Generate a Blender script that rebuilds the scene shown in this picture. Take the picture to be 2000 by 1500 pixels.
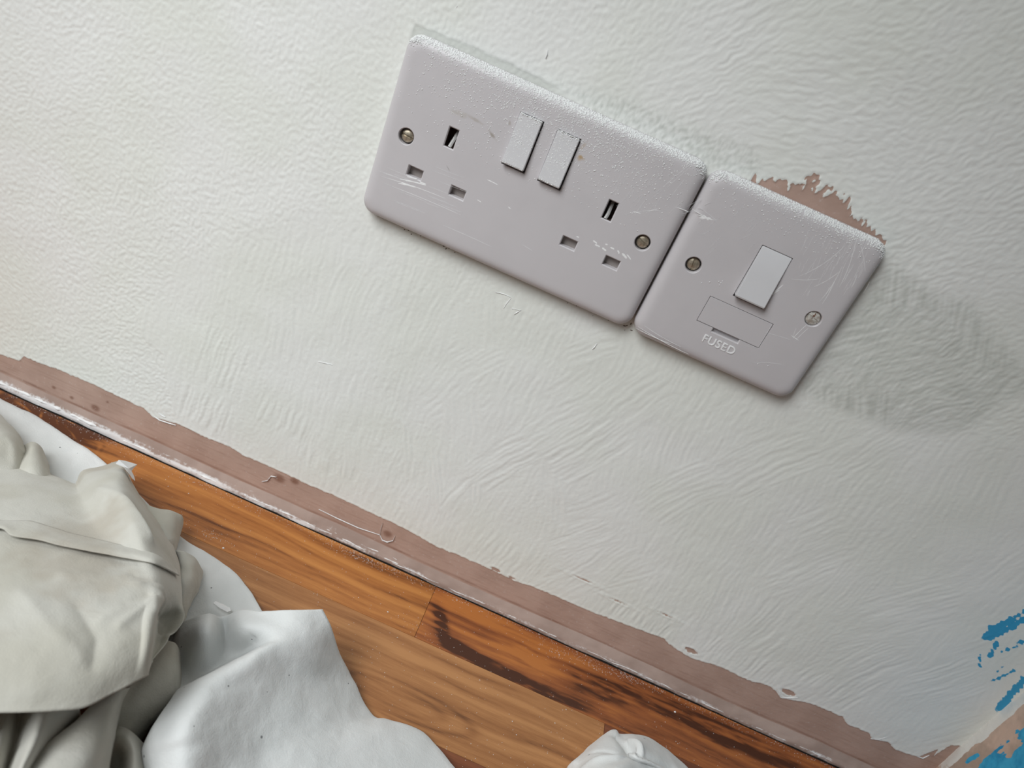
import bpy, bmesh, math, random
import numpy as np
from mathutils import Vector, Matrix

for o in list(bpy.data.objects):
    bpy.data.objects.remove(o, do_unlink=True)
scene = bpy.context.scene
COL = scene.collection
FLOOR = -210.5                      # floor level in plate millimetres (0 = lower edge of the wall plates)

# ------------------------------------------------------------------ camera
CAM = np.array([106.225, -345.083, 124.457])
YAW, PITCH, ROLL, FOC = -0.004, -0.486, 0.422, 1406.431
_f = np.array([math.sin(YAW)*math.cos(PITCH), math.cos(YAW)*math.cos(PITCH), math.sin(PITCH)])
_r = np.array([math.cos(YAW), -math.sin(YAW), 0.0])
_u = np.cross(_r, _f)
_c, _s = math.cos(ROLL), math.sin(ROLL)
RIGHT, UP, FWD = _c*_r+_s*_u, -_s*_r+_c*_u, _f


def mm(p):                          # plate millimetres -> scene metres with the floor at z = 0
    p = np.asarray(p, float)
    return (p-np.array([0, 0, FLOOR]))*0.001


cd = bpy.data.cameras.new('camera')
cam = bpy.data.objects.new('camera', cd)
COL.objects.link(cam)
cd.sensor_fit = 'HORIZONTAL'
cd.sensor_width = 36.0
cd.lens = FOC/2000*36.0
cd.clip_start = 0.005
cd.clip_end = 20
cd.dof.use_dof = True
cd.dof.focus_distance = 0.375
cd.dof.aperture_fstop = 11.0
M = Matrix([[RIGHT[i], UP[i], -FWD[i]] for i in range(3)])
cam.matrix_world = Matrix.Translation(Vector(mm(CAM))) @ M.to_4x4()
scene.camera = cam

# ------------------------------------------------------------------ light
world = bpy.data.worlds.new('world')
scene.world = world
world.use_nodes = True
bgn = world.node_tree.nodes['Background']
bgn.inputs[0].default_value = (0.97, 1.0, 0.95, 1)
bgn.inputs[1].default_value = 0.105


def area(name, loc, target, sx, sy, power, color):
    l = bpy.data.lights.new(name, 'AREA')
    l.shape = 'RECTANGLE'
    l.size, l.size_y = sx, sy
    l.energy = power
    l.color = color
    o = bpy.data.objects.new(name, l)
    COL.objects.link(o)
    o.location = loc
    o.rotation_euler = (Vector(target)-Vector(loc)).to_track_quat('-Z', 'Y').to_euler()
    return o


WINDOW = area('window_daylight', (-0.36, -0.62, 0.76), (0.02, -0.02, 0.0), 0.5, 0.6, 2.07, (0.95, 0.985, 1.0))
WINDOW.data.spread = math.radians(74)

vs = scene.view_settings
vs.view_transform = 'Standard'
vs.look = 'None'
vs.exposure = 0.0
vs.gamma = 1.0
vs.use_curve_mapping = False


# ------------------------------------------------------------------ helpers
def unp(px, py, axis, val):         # where a sight line meets a plane of the room
    d = ((px-1000)/FOC)*RIGHT-((py-750)/FOC)*UP+FWD
    t = (val-CAM[axis])/d[axis]
    return CAM+t*d


def wall_pt(px, py):
    p = unp(px, py, 1, 0.0)
    return p[0], p[2]


def floor_pt(px, py, h=0.0):
    return unp(px, py, 2, FLOOR+h)


_rng = np.random.RandomState(7)
_PERM = np.concatenate([_rng.permutation(512)]*2)
_GR = _rng.uniform(0, 2*np.pi, 512)
_GX, _GY = np.cos(_GR), np.sin(_GR)


def perlin(x, y, seed=0):
    x = np.asarray(x, float)+seed*17.31
    y = np.asarray(y, float)+seed*9.77
    x, y = np.broadcast_arrays(x, y)
    xi, yi = np.floor(x).astype(int), np.floor(y).astype(int)
    xf, yf = x-xi, y-yi
    u = xf*xf*xf*(xf*(xf*6-15)+10)
    v = yf*yf*yf*(yf*(yf*6-15)+10)
    def g(ix, iy, dx, dy):
        h = _PERM[_PERM[ix & 511]+(iy & 511)]
        return _GX[h]*dx+_GY[h]*dy
    a = g(xi, yi, xf, yf)
    b = g(xi+1, yi, xf-1, yf)
    c = g(xi, yi+1, xf, yf-1)
    d = g(xi+1, yi+1, xf-1, yf-1)
    return ((a+(b-a)*u)*(1-v)+(c+(d-c)*u)*v)*1.5


def fbm(x, y, seed=0, octv=3):
    r, a = 0, 1.0
    for i in range(octv):
        r = r+a*perlin(np.asarray(x)*2**i, np.asarray(y)*2**i, seed+i*3)
        a *= 0.5
    return r


def sstep(a, b, x):
    t = np.clip((x-a)/(b-a), 0, 1)
    return t*t*(3-2*t)


def poly_sdf(px, pz, poly):         # signed distance, negative inside
    poly = np.array(poly, float)
    n = len(poly)
    d = np.full(px.shape, 1e18)
    inside = np.zeros(px.shape, bool)
    for i in range(n):
        a, b = poly[i], poly[(i+1) % n]
        e = b-a
        wx, wz = px-a[0], pz-a[1]
        t = np.clip((wx*e[0]+wz*e[1])/(e@e+1e-12), 0, 1)
        d = np.minimum(d, (wx-e[0]*t)**2+(wz-e[1]*t)**2)
        if a[1] != b[1]:
            cr = ((a[1] > pz) != (b[1] > pz)) & (px < (b[0]-a[0])*(pz-a[1])/(b[1]-a[1])+a[0])
            inside ^= cr
    return np.where(inside, -1, 1)*np.sqrt(d)


def seg_dist(px, pz, pts):
    d = np.full(px.shape, 1e18)
    for a, b in zip(pts[:-1], pts[1:]):
        a, b = np.array(a, float), np.array(b, float)
        e = b-a
        wx, wz = px-a[0], pz-a[1]
        t = np.clip((wx*e[0]+wz*e[1])/(e@e+1e-12), 0, 1)
        d = np.minimum(d, (wx-e[0]*t)**2+(wz-e[1]*t)**2)
    return np.sqrt(d)


def srgb(r, g, b):
    f = lambda c: c/255/12.92 if c/255 <= 0.04045 else ((c/255+0.055)/1.055)**2.4
    return (f(r), f(g), f(b), 1.0)


# ---- node helpers
class NT:
    def __init__(self, name, rough=0.5, spec=0.4):
        self.mat = bpy.data.materials.new(name)
        self.mat.use_nodes = True
        self.t = self.mat.node_tree
        self.bsdf = self.t.nodes['Principled BSDF']
        self.bsdf.inputs['Roughness'].default_value = rough
        self.bsdf.inputs['Specular IOR Level'].default_value = spec
        self._pos = None

    def n(self, kind, **kw):
        nd = self.t.nodes.new(kind)
        for k, v in kw.items():
            setattr(nd, k, v)
        return nd

    def link(self, a, b):
        self.t.links.new(a, b)

    def pos(self):
        if self._pos is None:
            self._pos = self.n('ShaderNodeTexCoord').outputs['Object']
        return self._pos

    def mapped(self, scale=(1, 1, 1), rot=(0, 0, 0), loc=(0, 0, 0)):
        m = self.n('ShaderNodeMapping')
        m.inputs['Scale'].default_value = scale
        m.inputs['Rotation'].default_value = rot
        m.inputs['Location'].default_value = loc
        self.link(self.pos(), m.inputs['Vector'])
        return m.outputs[0]

    def noise(self, scale, detail=2, rough=0.5, vec=None, dist=0.0):
        nd = self.n('ShaderNodeTexNoise')
        nd.inputs['Scale'].default_value = scale
        nd.inputs['Detail'].default_value = detail
        nd.inputs['Roughness'].default_value = rough
        nd.inputs['Distortion'].default_value = dist
        self.link(vec if vec is not None else self.pos(), nd.inputs['Vector'])
        return nd.outputs['Fac']

    def attr(self, name):
        nd = self.n('ShaderNodeAttribute')
        nd.attribute_name = name
        return nd.outputs['Fac']

    def math(self, op, a, b=None, clamp=False):
        nd = self.n('ShaderNodeMath', operation=op)
        nd.use_clamp = clamp
        for i, v in enumerate((a, b)):
            if v is None:
                continue
            if isinstance(v, (int, float)):
                nd.inputs[i].default_value = v
            else:
                self.link(v, nd.inputs[i])
        return nd.outputs[0]

    def rng(self, v, a, b, c=0.0, d=1.0, smooth=True):
        nd = self.n('ShaderNodeMapRange')
        nd.interpolation_type = 'SMOOTHSTEP' if smooth else 'LINEAR'
        self.link(v, nd.inputs['Value'])
        for k, x in (('From Min', a), ('From Max', b), ('To Min', c), ('To Max', d)):
            nd.inputs[k].default_value = x
        return nd.outputs[0]

    def mix(self, fac, a, b):
        nd = self.n('ShaderNodeMix', data_type='RGBA')
        for s, v in ((nd.inputs[0], fac), (nd.inputs[6], a), (nd.inputs[7], b)):
            if isinstance(v, (int, float)):
                s.default_value = v
            elif isinstance(v, tuple):
                s.default_value = v
            else:
                self.link(v, s)
        return nd.outputs[2]

    def color(self, c):
        if isinstance(c, tuple):
            self.bsdf.inputs['Base Color'].default_value = c
        else:
            self.link(c, self.bsdf.inputs['Base Color'])

    def bump(self, h, strength=0.3, dist=0.0005):
        nd = self.n('ShaderNodeBump')
        nd.inputs['Strength'].default_value = strength
        nd.inputs['Distance'].default_value = dist
        self.link(h, nd.inputs['Height'])
        self.link(nd.outputs[0], self.bsdf.inputs['Normal'])


def new_obj(name, me, mat=None, parent=None):
    o = bpy.data.objects.new(name, me)
    COL.objects.link(o)
    if mat is not None and me is not None:
        if len(me.materials) == 0:
            me.materials.append(mat)
    if parent is not None:
        o.parent = parent
    return o


def tag(o, label, cat=None, group=None, kind=None):
    o['label'] = label
    if cat:
        o['category'] = cat
    if group:
        o['group'] = group
    if kind:
        o['kind'] = kind
    return o


def empty(name, loc):
    o = bpy.data.objects.new(name, None)
    COL.objects.link(o)
    o.location = loc
    o.empty_display_size = 0.01
    return o


def smooth_all(me, angle=None):
    me.polygons.foreach_set('use_smooth', np.ones(len(me.polygons), bool))
    if angle is not None:
        me.set_sharp_from_angle(angle=angle)
    me.update()


def grid_mesh(name, X, Y, Z, attrs=None, origin=None):
    """X, Y, Z: 2-D arrays in plate mm -> quad grid mesh in metres."""
    nr, nc = X.shape
    co = np.stack([X, Y, Z], -1).reshape(-1, 3)
    co = mm(co)
    if origin is not None:
        co = co-np.asarray(origin)
    idx = np.arange(nr*nc).reshape(nr, nc)
    f = np.stack([idx[:-1, :-1], idx[:-1, 1:], idx[1:, 1:], idx[1:, :-1]], -1).reshape(-1, 4)
    me = bpy.data.meshes.new(name)
    me.vertices.add(len(co))
    me.vertices.foreach_set('co', co.astype(np.float32).ravel())
    me.loops.add(f.size)
    me.loops.foreach_set('vertex_index', f.astype(np.int32).ravel())
    me.polygons.add(len(f))
    me.polygons.foreach_set('loop_start', np.arange(0, f.size, 4, dtype=np.int32))
    me.update(calc_edges=True)
    me.validate()
    if attrs:
        for k, v in attrs.items():
            a = me.attributes.new(k, 'FLOAT', 'POINT')
            a.data.foreach_set('value', np.asarray(v, np.float32).ravel())
    smooth_all(me)
    return me


def pydata(name, verts, faces, smooth=False, origin=(0, 0, 0)):
    co = mm(verts)-np.asarray(origin)
    me = bpy.data.meshes.new(name)
    me.from_pydata(co.tolist(), [], faces)
    me.update()
    if smooth:
        smooth_all(me)
    return me


# ------------------------------------------------------------------ materials
def wall_material():
    m = NT('painted_plaster', rough=0.62, spec=0.25)
    fine = m.noise(900, 3, 0.6)
    med = m.noise(120, 3, 0.55)
    big = m.noise(14, 2, 0.5)
    white = m.mix(m.rng(big, 0.35, 0.65), srgb(232, 233, 230), srgb(228, 230, 224))
    thin = m.attr('thin')
    white = m.mix(thin, white, srgb(190, 193, 186))
    pl = m.mix(m.rng(m.noise(45, 3, .5), 0.3, 0.7), srgb(188, 160, 147), srgb(176, 148, 135))
    pl = m.mix(m.attr('stain'), pl, srgb(128, 92, 76))
    pl = m.mix(m.math('MULTIPLY', m.rng(m.noise(420, 2, 0.7), 0.60, 0.74), 0.35), pl, srgb(205, 195, 190))
    cov = m.math('ADD', m.attr('cov'), m.math('MULTIPLY', m.math('SUBTRACT', m.noise(700, 2, 0.6), 0.5), 1.4))
    c = m.mix(m.rng(cov, -0.18, 0.18), pl, white)
    bl = m.math('ADD', m.attr('blue'), m.math('MULTIPLY', m.math('SUBTRACT', m.noise(380, 3, 0.6), 0.5), 1.6))
    c = m.mix(m.rng(bl, -0.1, 0.5), c, srgb(62, 158, 202))
    spk = m.rng(m.attr('fleck'), 0.4, 0.6)
    c = m.mix(spk, c, srgb(120, 112, 104))
    m.color(c)
    m.bump(fine, 0.12, 0.0004)
    return m.mat


def plastic(name, col, rough=0.38):
    m = NT(name, rough=rough, spec=0.45)
    n1 = m.noise(45, 3, 0.6)
    a = m.mix(m.rng(n1, 0.4, 0.7), col, tuple(c*0.97 for c in col[:3])+(1,))
    st = m.attr('grime')
    m.color(m.mix(st, a, srgb(150, 122, 88)))
    m.bump(m.noise(1500, 2, 0.5), 0.03, 0.0002)
    return m.mat


def stained_plastic(name, col, blobs):
    """plate plastic with a few brownish scuffs: blobs of (x, z, along, across, angle, strength) in plate mm"""
    m = NT(name, rough=0.38, spec=0.45)
    n1 = m.noise(45, 3, 0.6)
    c = m.mix(m.rng(n1, 0.4, 0.7), col, tuple(v*0.97 for v in col[:3])+(1,))
    nz = m.noise(420, 3, 0.65)
    for (x, z, la, lc, ang, st, tint) in blobs:
        a = math.radians(ang)
        mp = m.n('ShaderNodeMapping')
        mp.vector_type = 'TEXTURE'
        mp.inputs['Location'].default_value = (x*.001, 0, z*.001)
        mp.inputs['Rotation'].default_value = (0, -a, 0)
        mp.inputs['Scale'].default_value = (la*.001, 1.0, lc*.001)
        m.link(m.pos(), mp.inputs['Vector'])
        ln = m.n('ShaderNodeVectorMath', operation='LENGTH')
        m.link(mp.outputs[0], ln.inputs[0])
        d = m.math('ADD', ln.outputs['Value'], m.math('MULTIPLY', m.math('SUBTRACT', nz, .5), 2.2))
        c = m.mix(m.rng(d, 0.2, 1.2, st, 0.0), c, tint)
    m.color(c)
    m.bump(m.noise(1500, 2, 0.5), 0.03, 0.0002)
    return m.mat


MAT_WALL = wall_material()
MAT_PLATE = plastic('white_plastic', srgb(200, 196, 198))
MAT_ROCK = plastic('white_rocker_plastic', srgb(210, 209, 211), 0.45)
MAT_SHUT = plastic('grey_shutter_plastic', srgb(156, 148, 144), 0.6)


def simple(name, col, rough=0.5, metal=0.0, spec=0.4, var=0.0, vscale=200, bump=0.0, col2=None):
    m = NT(name, rough=rough, spec=spec)
    m.bsdf.inputs['Metallic'].default_value = metal
    n1 = m.noise(vscale, 3, 0.6)
    c2 = col2 if col2 else tuple(c*(1-var) for c in col[:3])+(1,)
    m.color(m.mix(m.rng(n1, 0.35, 0.65), col, c2))
    if bump:
        m.bump(n1, bump, 0.0004)
    return m.mat


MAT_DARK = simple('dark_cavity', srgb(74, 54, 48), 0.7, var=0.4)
MAT_METAL = simple('dull_nickel', srgb(196, 184, 164), 0.4, 0.7, var=0.35, vscale=900, bump=0.15)
MAT_STEEL = simple('contact_metal', srgb(226, 224, 222), 0.4, 0.1, var=0.1)
MAT_PSCREW = simple('painted_screw', srgb(222, 220, 214), 0.3, 0.2, col2=srgb(176, 168, 158), vscale=500, bump=0.3)
MAT_RUST = simple('rust', srgb(126, 74, 48), 0.8, var=0.4, vscale=1500)
MAT_DUST = simple('white_paint_specks', srgb(238, 239, 238), 0.6, var=0.03)
MAT_SMEAR = simple('dried_paint', srgb(240, 240, 240), 0.5, var=0.04, vscale=600, bump=0.2)

# ------------------------------------------------------------------ back wall
XR = 442.3                                       # the right-hand corner
FINE = 0.68


def axis(lo_far, lo, hi, hi_far, coarse=45.0):
    a = list(np.arange(lo_far, lo-1, coarse)) if lo_far < lo else []
    b = list(np.arange(lo, hi, FINE))
    c = list(np.arange(hi+coarse, hi_far+1, coarse)) if hi_far > hi else []
    return np.array(a+b+[hi]+c)


def build_wall():
    xs = axis(-1400, -212, XR, XR)
    zs = axis(FLOOR, FLOOR, 192, 1700)
    X, Z = np.meshgrid(xs, zs)

    # lower limit of the white paint
    edge_px = [(-60, 665), (0, 692), (39, 704), (48, 695), (72, 707), (117, 723), (192, 755), (282, 798), (300, 815), (345, 827),
               (400, 853), (450, 873), (475, 889), (559, 926), (595, 943), (664, 973), (721, 1000), (787, 1030), (850, 1066), (900, 1086),
               (954, 1110), (1014, 1137), (1044, 1147), (1092, 1167), (1158, 1197), (1200, 1212), (1299, 1248), (1305, 1257),
               (1338, 1278), (1356, 1287), (1398, 1298), (1427, 1311), (1457, 1327), (1505, 1340), (1526, 1363), (1586, 1375),
               (1646, 1400), (1655, 1415), (1697, 1431), (1703, 1443), (1736, 1449), (1748, 1464), (1793, 1477), (1820, 1477),
               (1835, 1461), (1856, 1455), (1872, 1456)]
    ex, ez = zip(*[wall_pt(*p) for p in edge_px])
    order = np.argsort(ex)
    ze = np.interp(xs, np.array(ex)[order], np.array(ez)[order])
    ze = ze+0.5*perlin(xs/5.0, 0*xs, 4)+0.35*perlin(xs/1.7, 0*xs, 5)
    cov = Z-ze[None, :]
    # oval flakes missing close to that limit
    for (px, py, rx, rz) in [(1350, 1270, 4.0, 1.7), (1540, 1352, 4.4, 2.0), (968, 1112, 3.0, 1.4), (1000, 1128, 2.2, .8),
                             (1140, 1132, 5.0, 0.5), (1208, 1175, 4.5, 0.5), (1300, 1200, 3.5, .45)]:
        cx, cz = wall_pt(px, py)
        dd = (np.sqrt(((X-cx)/rx)**2+((Z-cz)/rz)**2)-1)*min(rx, rz)
        cov = np.where(np.abs(dd) < 6, np.minimum(cov, dd+0.3*perlin(X/1.5, Z/1.5, 8)), cov)
    # bare patch above the fused plate
    patch = [wall_pt(*p) for p in [(1470, 352), (1500, 352), (1530, 362), (1560, 366), (1580, 355), (1600, 372), (1632, 380), (1655, 398),
                                   (1662, 420), (1678, 424), (1690, 442), (1712, 452), (1722, 470), (1690, 470), (1450, 372)]]
    reg = (X > 140) & (X < 260) & (Z > 60) & (Z < 130)
    xx, zz = X[reg], Z[reg]
    d = poly_sdf(xx, zz, patch)
    cx0, cz0 = wall_pt(1575, 330)
    near = np.exp(-((xx-cx0)/26)**2-((zz-cz0)/13)**2)
    fing = perlin(xx/2.0+0.35*zz/6, zz/6.5, 11)*4.6+perlin(xx/1.2, zz/2.6, 12)*1.6
    cov[reg] = np.minimum(cov[reg], d+fing*sstep(-6, 1.0, d)-3.4*near*sstep(10, 1, d)*sstep(-.05, .2, perlin(xx/2.2, zz/4, 13))+0.25)
    # gap between thick paint and the upper edge of the plates
    g = (X > -1) & (X < 90) & (Z > 80) & (Z < 98)
    top = 88.2+1.2*np.sin(X[g]/24)+0.5*perlin(X[g]/4, 0*X[g], 3)
    bandthin = np.zeros_like(X)
    bandthin[g] = sstep(top+0.5, top-0.5, Z[g])*sstep(85, 60, X[g])
    # specks of bare plaster under the double plate
    g = (X > 20) & (X < 150) & (Z > -9) & (Z < 3)
    sp = perlin(X[g]/1.6, Z[g]/1.3, 21)-0.28-0.10*np.abs(Z[g]+0.6)-0.5*sstep(40, 60, X[g])*sstep(140, 70, X[g])*0.5
    fleck = np.zeros_like(X)
    fleck[g] = sstep(0.0, 0.12, sp)

    # brush-worked region
    breg = [wall_pt(*p) for p in [(268, 612), (300, 585), (330, 520), (430, 470), (600, 420), (720, 425), (900, 500), (1230, 640), (1530, 770),
                                  (1640, 800), (1960, 870), (2060, 860), (2060, 1330), (1900, 1500), (1500, 1400), (900, 1120), (345, 835),
                                  (332, 770), (318, 690), (283, 662)]]
    B = poly_sdf(X, Z, breg)
    leftcut = sstep(wall_pt(520, 600)[0], wall_pt(400, 650)[0], X)*sstep(wall_pt(300, 575)[1], wall_pt(300, 625)[1], Z)
    bm = sstep(10, -12, B)*(1-leftcut)+leftcut*sstep(0.6, -0.4, B+0.8*perlin(X/6, Z/6, 31))

    # roller stipple, worm-like ridges that follow a slowly turning direction
    ang = 0.15+1.0*perlin(X/120, Z/120, 41)+0.9*sstep(90, 230, X)*sstep(20, 90, Z)
    K = 5
    st = np.zeros_like(X)
    ws = np.zeros_like(X)
    wx = X+1.2*perlin(X/5, Z/5, 42)
    wz = Z+1.2*perlin(X/5, Z/5, 43)
    for k in range(K):
        th = math.pi*k/K
        w = np.maximum(np.cos(2*(ang-th)), 0)**3+1e-3
        a = wx*math.sin(th)+wz*math.cos(th)
        b = wx*math.cos(th)-wz*math.sin(th)
        st += w*perlin(b/1.45, a/(2.5+1.6*sstep(60, 200, X)), 50+k)
        ws += w
    st = st/ws
    st = np.sign(st)*np.abs(st)**0.8
    amp = 0.135+0.06*sstep(0, -80, X)*sstep(20, -100, Z)+0.02*perlin(X/40, Z/40, 47)
    stip = st*amp+0.04*perlin(X/1.1, Z/1.1, 61)

    # overlapping brush strokes
    H = perlin(X/2.1+0.8*perlin(X/12, Z/20, 71), Z/16, 72)*0.10+0.05*perlin(X/1.3, Z/4, 74)
    rnd = random.Random(12)
    dabs = []
    for i in range(125):
        px, py = rnd.uniform(300, 2000), rnd.uniform(520, 1480)
        x, z = wall_pt(px, py)
        if x > XR or z < -195 or z > 5:
            continue
        if 0 < x < 235 and z > -6:
            continue
        t = rnd.choice([rnd.uniform(-32, -8), rnd.uniform(-10, 10), rnd.uniform(10, 38), rnd.uniform(18, 42)])
        if px < 800:
            t = rnd.uniform(-14, 14)
        dabs.append((x, z, math.radians(t), rnd.uniform(18, 34), rnd.uniform(26, 48), rnd.uniform(0.7, 1.1)))
    for (px, py, t, w, l, s) in [(850, 940, -24, 12, 44, 2.2), (800, 880, -20, 10, 44, 2.2), (930, 930, -27, 12, 34, 2.2), (905, 950, 20, 10, 44, 1.8),
                                 (980, 900, 30, 26, 46, 1.6), (1080, 960, -24, 18, 44, 1.5), (1150, 880, 28, 28, 50, 1.4), (1250, 1040, -22, 14, 26, .9),
                                 (1330, 960, 30, 30, 44, 1.0), (1500, 900, 32, 34, 50, 1.0), (1780, 1190, 38, 40, 50, 1.1), (1650, 1150, 4, 26, 40, 1.0),
                                 (1500, 1230, 10, 30, 40, 1.6), (1700, 1300, 22, 34, 40, 1.8), (430, 700, 6, 30, 42, 1.8), (400, 800, 6, 34, 30, 2.5),
                                 (560, 820, 4, 40, 24, 2.3), (1850, 1330, 30, 36, 34, 1.6), (1250, 1210, 4, 44, 16, 2.3), (1450, 1285, 6, 50, 18, 2.4), (1620, 1340, 14, 44, 20, 2.4), (640, 905, -4, 44, 16, 2.4), (1000, 1080, 8, 50, 20, 1.8)]:
        x, z = wall_pt(px, py)
        dabs.append((x, z, math.radians(t), w, l, s))
    for i, (x, z, t, w, l, s) in enumerate(dabs):
        R = max(w, l)*1.15
        c0, c1 = np.searchsorted(xs, [x-R, x+R])
        r0, r1 = np.searchsorted(zs, [z-R, z+R])
        if c1-c0 < 3 or r1-r0 < 3:
            continue
        dx, dz = X[r0:r1, c0:c1]-x, Z[r0:r1, c0:c1]-z
        a = dx*math.sin(t)+dz*math.cos(t)
        b = dx*math.cos(t)-dz*math.sin(t)
        b = b+0.004*(i % 5-2)*a*a*0.5
        e = 1.2*perlin(b/3, 0*b, 80+i)
        mk = sstep(w*0.5, w*0.5-2.5, np.abs(b))*sstep(l*0.55+e*3, l*0.55-7+e*3, np.abs(a))
        sp = 1.9+0.5*((i*37) % 10)/10
        pr = perlin(b/sp+0.25*perlin(a/9, b/9, 3), a/26, 90+i)
        pr = 0.115*s*np.sign(pr)*np.abs(pr)**0.85+0.04*perlin(b/0.9, a/8, 91+i)
        rim = 0.07*np.exp(-((np.abs(b)-w*0.5+1.2)/0.8)**2)*sstep(l*0.55, l*0.4, np.abs(a))*(i % 3 == 0)
        H[r0:r1, c0:c1] = H[r0:r1, c0:c1]*(1-mk)+(pr+rim)*mk

    # thin, streaky paint right of and above the plates
    treg = [wall_pt(*p) for p in [(1745, 505), (1830, 570), (1905, 590), (1985, 690), (2040, 760), (1960, 790), (1880, 850), (1750, 848),
                                  (1640, 805), (1560, 768), (1540, 775), (1600, 690)]]
    T = poly_sdf(X, Z, treg)
    tdir = 0.1+0.8*perlin(X/25, Z/25, 101)
    tw = 3*perlin(X/30, Z/30, 108)
    sA = perlin((X*np.cos(.2)-Z*np.sin(.2)+tw)/1.4, (X*np.sin(.2)+Z*np.cos(.2))/18, 103)
    sB = perlin((X*np.cos(-.5)-Z*np.sin(-.5))/1.6, (X*np.sin(-.5)+Z*np.cos(-.5))/18, 104)
    sC = perlin((X*np.cos(.75)-Z*np.sin(.75)+tw)/1.6, (X*np.sin(.75)+Z*np.cos(.75))/16, 105)
    q = perlin(X/40, Z/40, 106)
    k1 = sstep(-0.26, -0.10, q)
    k2 = sstep(0.16, 0.30, q)
    streak = (sB*(1-k1)+sA*k1)*(1-k2)+sC*k2
    thin = sstep(3, -6, T)*np.clip(0.42+0.42*streak, 0.05, 1)
    t2 = [wall_pt(*p) for p in [(1090, 160), (1220, 190), (1330, 235), (1480, 290), (1480, 345), (1390, 330), (1200, 260)]]
    T2 = poly_sdf(X, Z, t2)
    dots = perlin(X/1.3, Z/2.6, 107)
    thin = np.maximum(thin, sstep(4, -4, T2)*np.clip(0.22+0.6*dots, 0, 1))
    thin = np.maximum(thin, bandthin*0.62)
    flat = sstep(4, -5, T)*0.6

    pt = sstep(-0.25, 0.25, cov)
    lay = 0.35+0.20*leftcut*sstep(0.6, -0.4, B+0.8*perlin(X/6, Z/6, 31))
    lip = 0.14*np.exp(-((cov-0.7)/0.6)**2)
    hh = stip*(1-bm)*1.15+(H*1.1+0.42*stip)*bm*(1-flat)*(0.95-0.3*sstep(250, 420, X))
    big = 0.5*perlin(X/70, Z/70, 111)+0.18*perlin(X/22, Z/22, 112)
    depth = big+pt*(lay+lip+hh*1.15-0.25*bandthin)+(1-pt)*0.05*perlin(X/3, Z/1.5, 113)
    far = np.maximum(sstep(-230, -300, X), sstep(200, 260, Z))
    depth = depth*(1-far)

    # the bare strip: rounded swelling towards the floor, rubbed stains
    stain = np.zeros_like(X)
    s = Z < -170
    zc = -200.4+0.6*perlin(X[s]/45, 0*X[s], 121)
    stain[s] = 0.75*np.exp(-((Z[s]-zc)/0.8)**2)*(0.6+0.5*perlin(X[s]/14, Z[s]/3, 122))
    stain[s] += 0.35*np.clip(perlin(X[s]/16, Z[s]/1.1, 123)-0.15, 0, 1)
    for (px, py, r) in [(52, 754, 2), (105, 757, 1.5), (140, 777, 1.5), (210, 785, 1.0), (186, 797, 3), (545, 935, 4), (757, 1043, 3.2), (575, 940, 3)]:
        cx, cz = wall_pt(px, py)
        stain[s] += 0.8*np.exp(-(((X[s]-cx)/r)**2+((Z[s]-cz)/(r*.8))**2)**2)
    stain = np.clip(stain, 0, 1)

    # old blue paint showing by the corner
    blue = np.full_like(X, -3.0)
    g = (X > 395) & (Z > -190) & (Z < -10)
    xx, zz = X[g], Z[g]
    bf = np.full(xx.shape, -3.0)
    for pts, w in [([(1921, 1177), (1928, 1168), (1936, 1172), (1926, 1179)], 0.9), ([(1936, 1165), (1955, 1152)], .6),
                   ([(1930, 1243), (1945, 1225), (1972, 1212)], 3.0), ([(1932, 1245), (1960, 1232), (2005, 1205)], 2.2), ([(1985, 1203), (2005, 1192)], 1.8),
                   ([(1945, 1255), (1936, 1280)], 1.4), ([(1915, 1275), (1912, 1305)], 0.5), ([(1955, 1273), (1985, 1262)], 0.8),
                   ([(1990, 1253), (2010, 1252)], 1.5), ([(1938, 1330), (1980, 1310)], 0.9), ([(1948, 1312), (1960, 1300)], .6),
                   ([(1952, 1385), (1972, 1358), (2010, 1318)], 2.4)]:
        dd = seg_dist(xx, zz, [wall_pt(*p) for p in pts])
        bf = np.maximum(bf, w-dd+1.7*perlin((xx*.5+zz*.87)/1.6, (xx*.87-zz*.5)/7, 131))
    blue[g] = bf

    me = grid_mesh('wall_back', X, -depth, Z, dict(cov=cov, thin=thin, stain=stain, blue=blue, fleck=fleck))
    o = new_obj('wall_back', me, MAT_WALL)
    tag(o, 'white brush-painted plaster wall with a bare pink strip along the floor', kind='structure')
    return o


WALL = build_wall()


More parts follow.
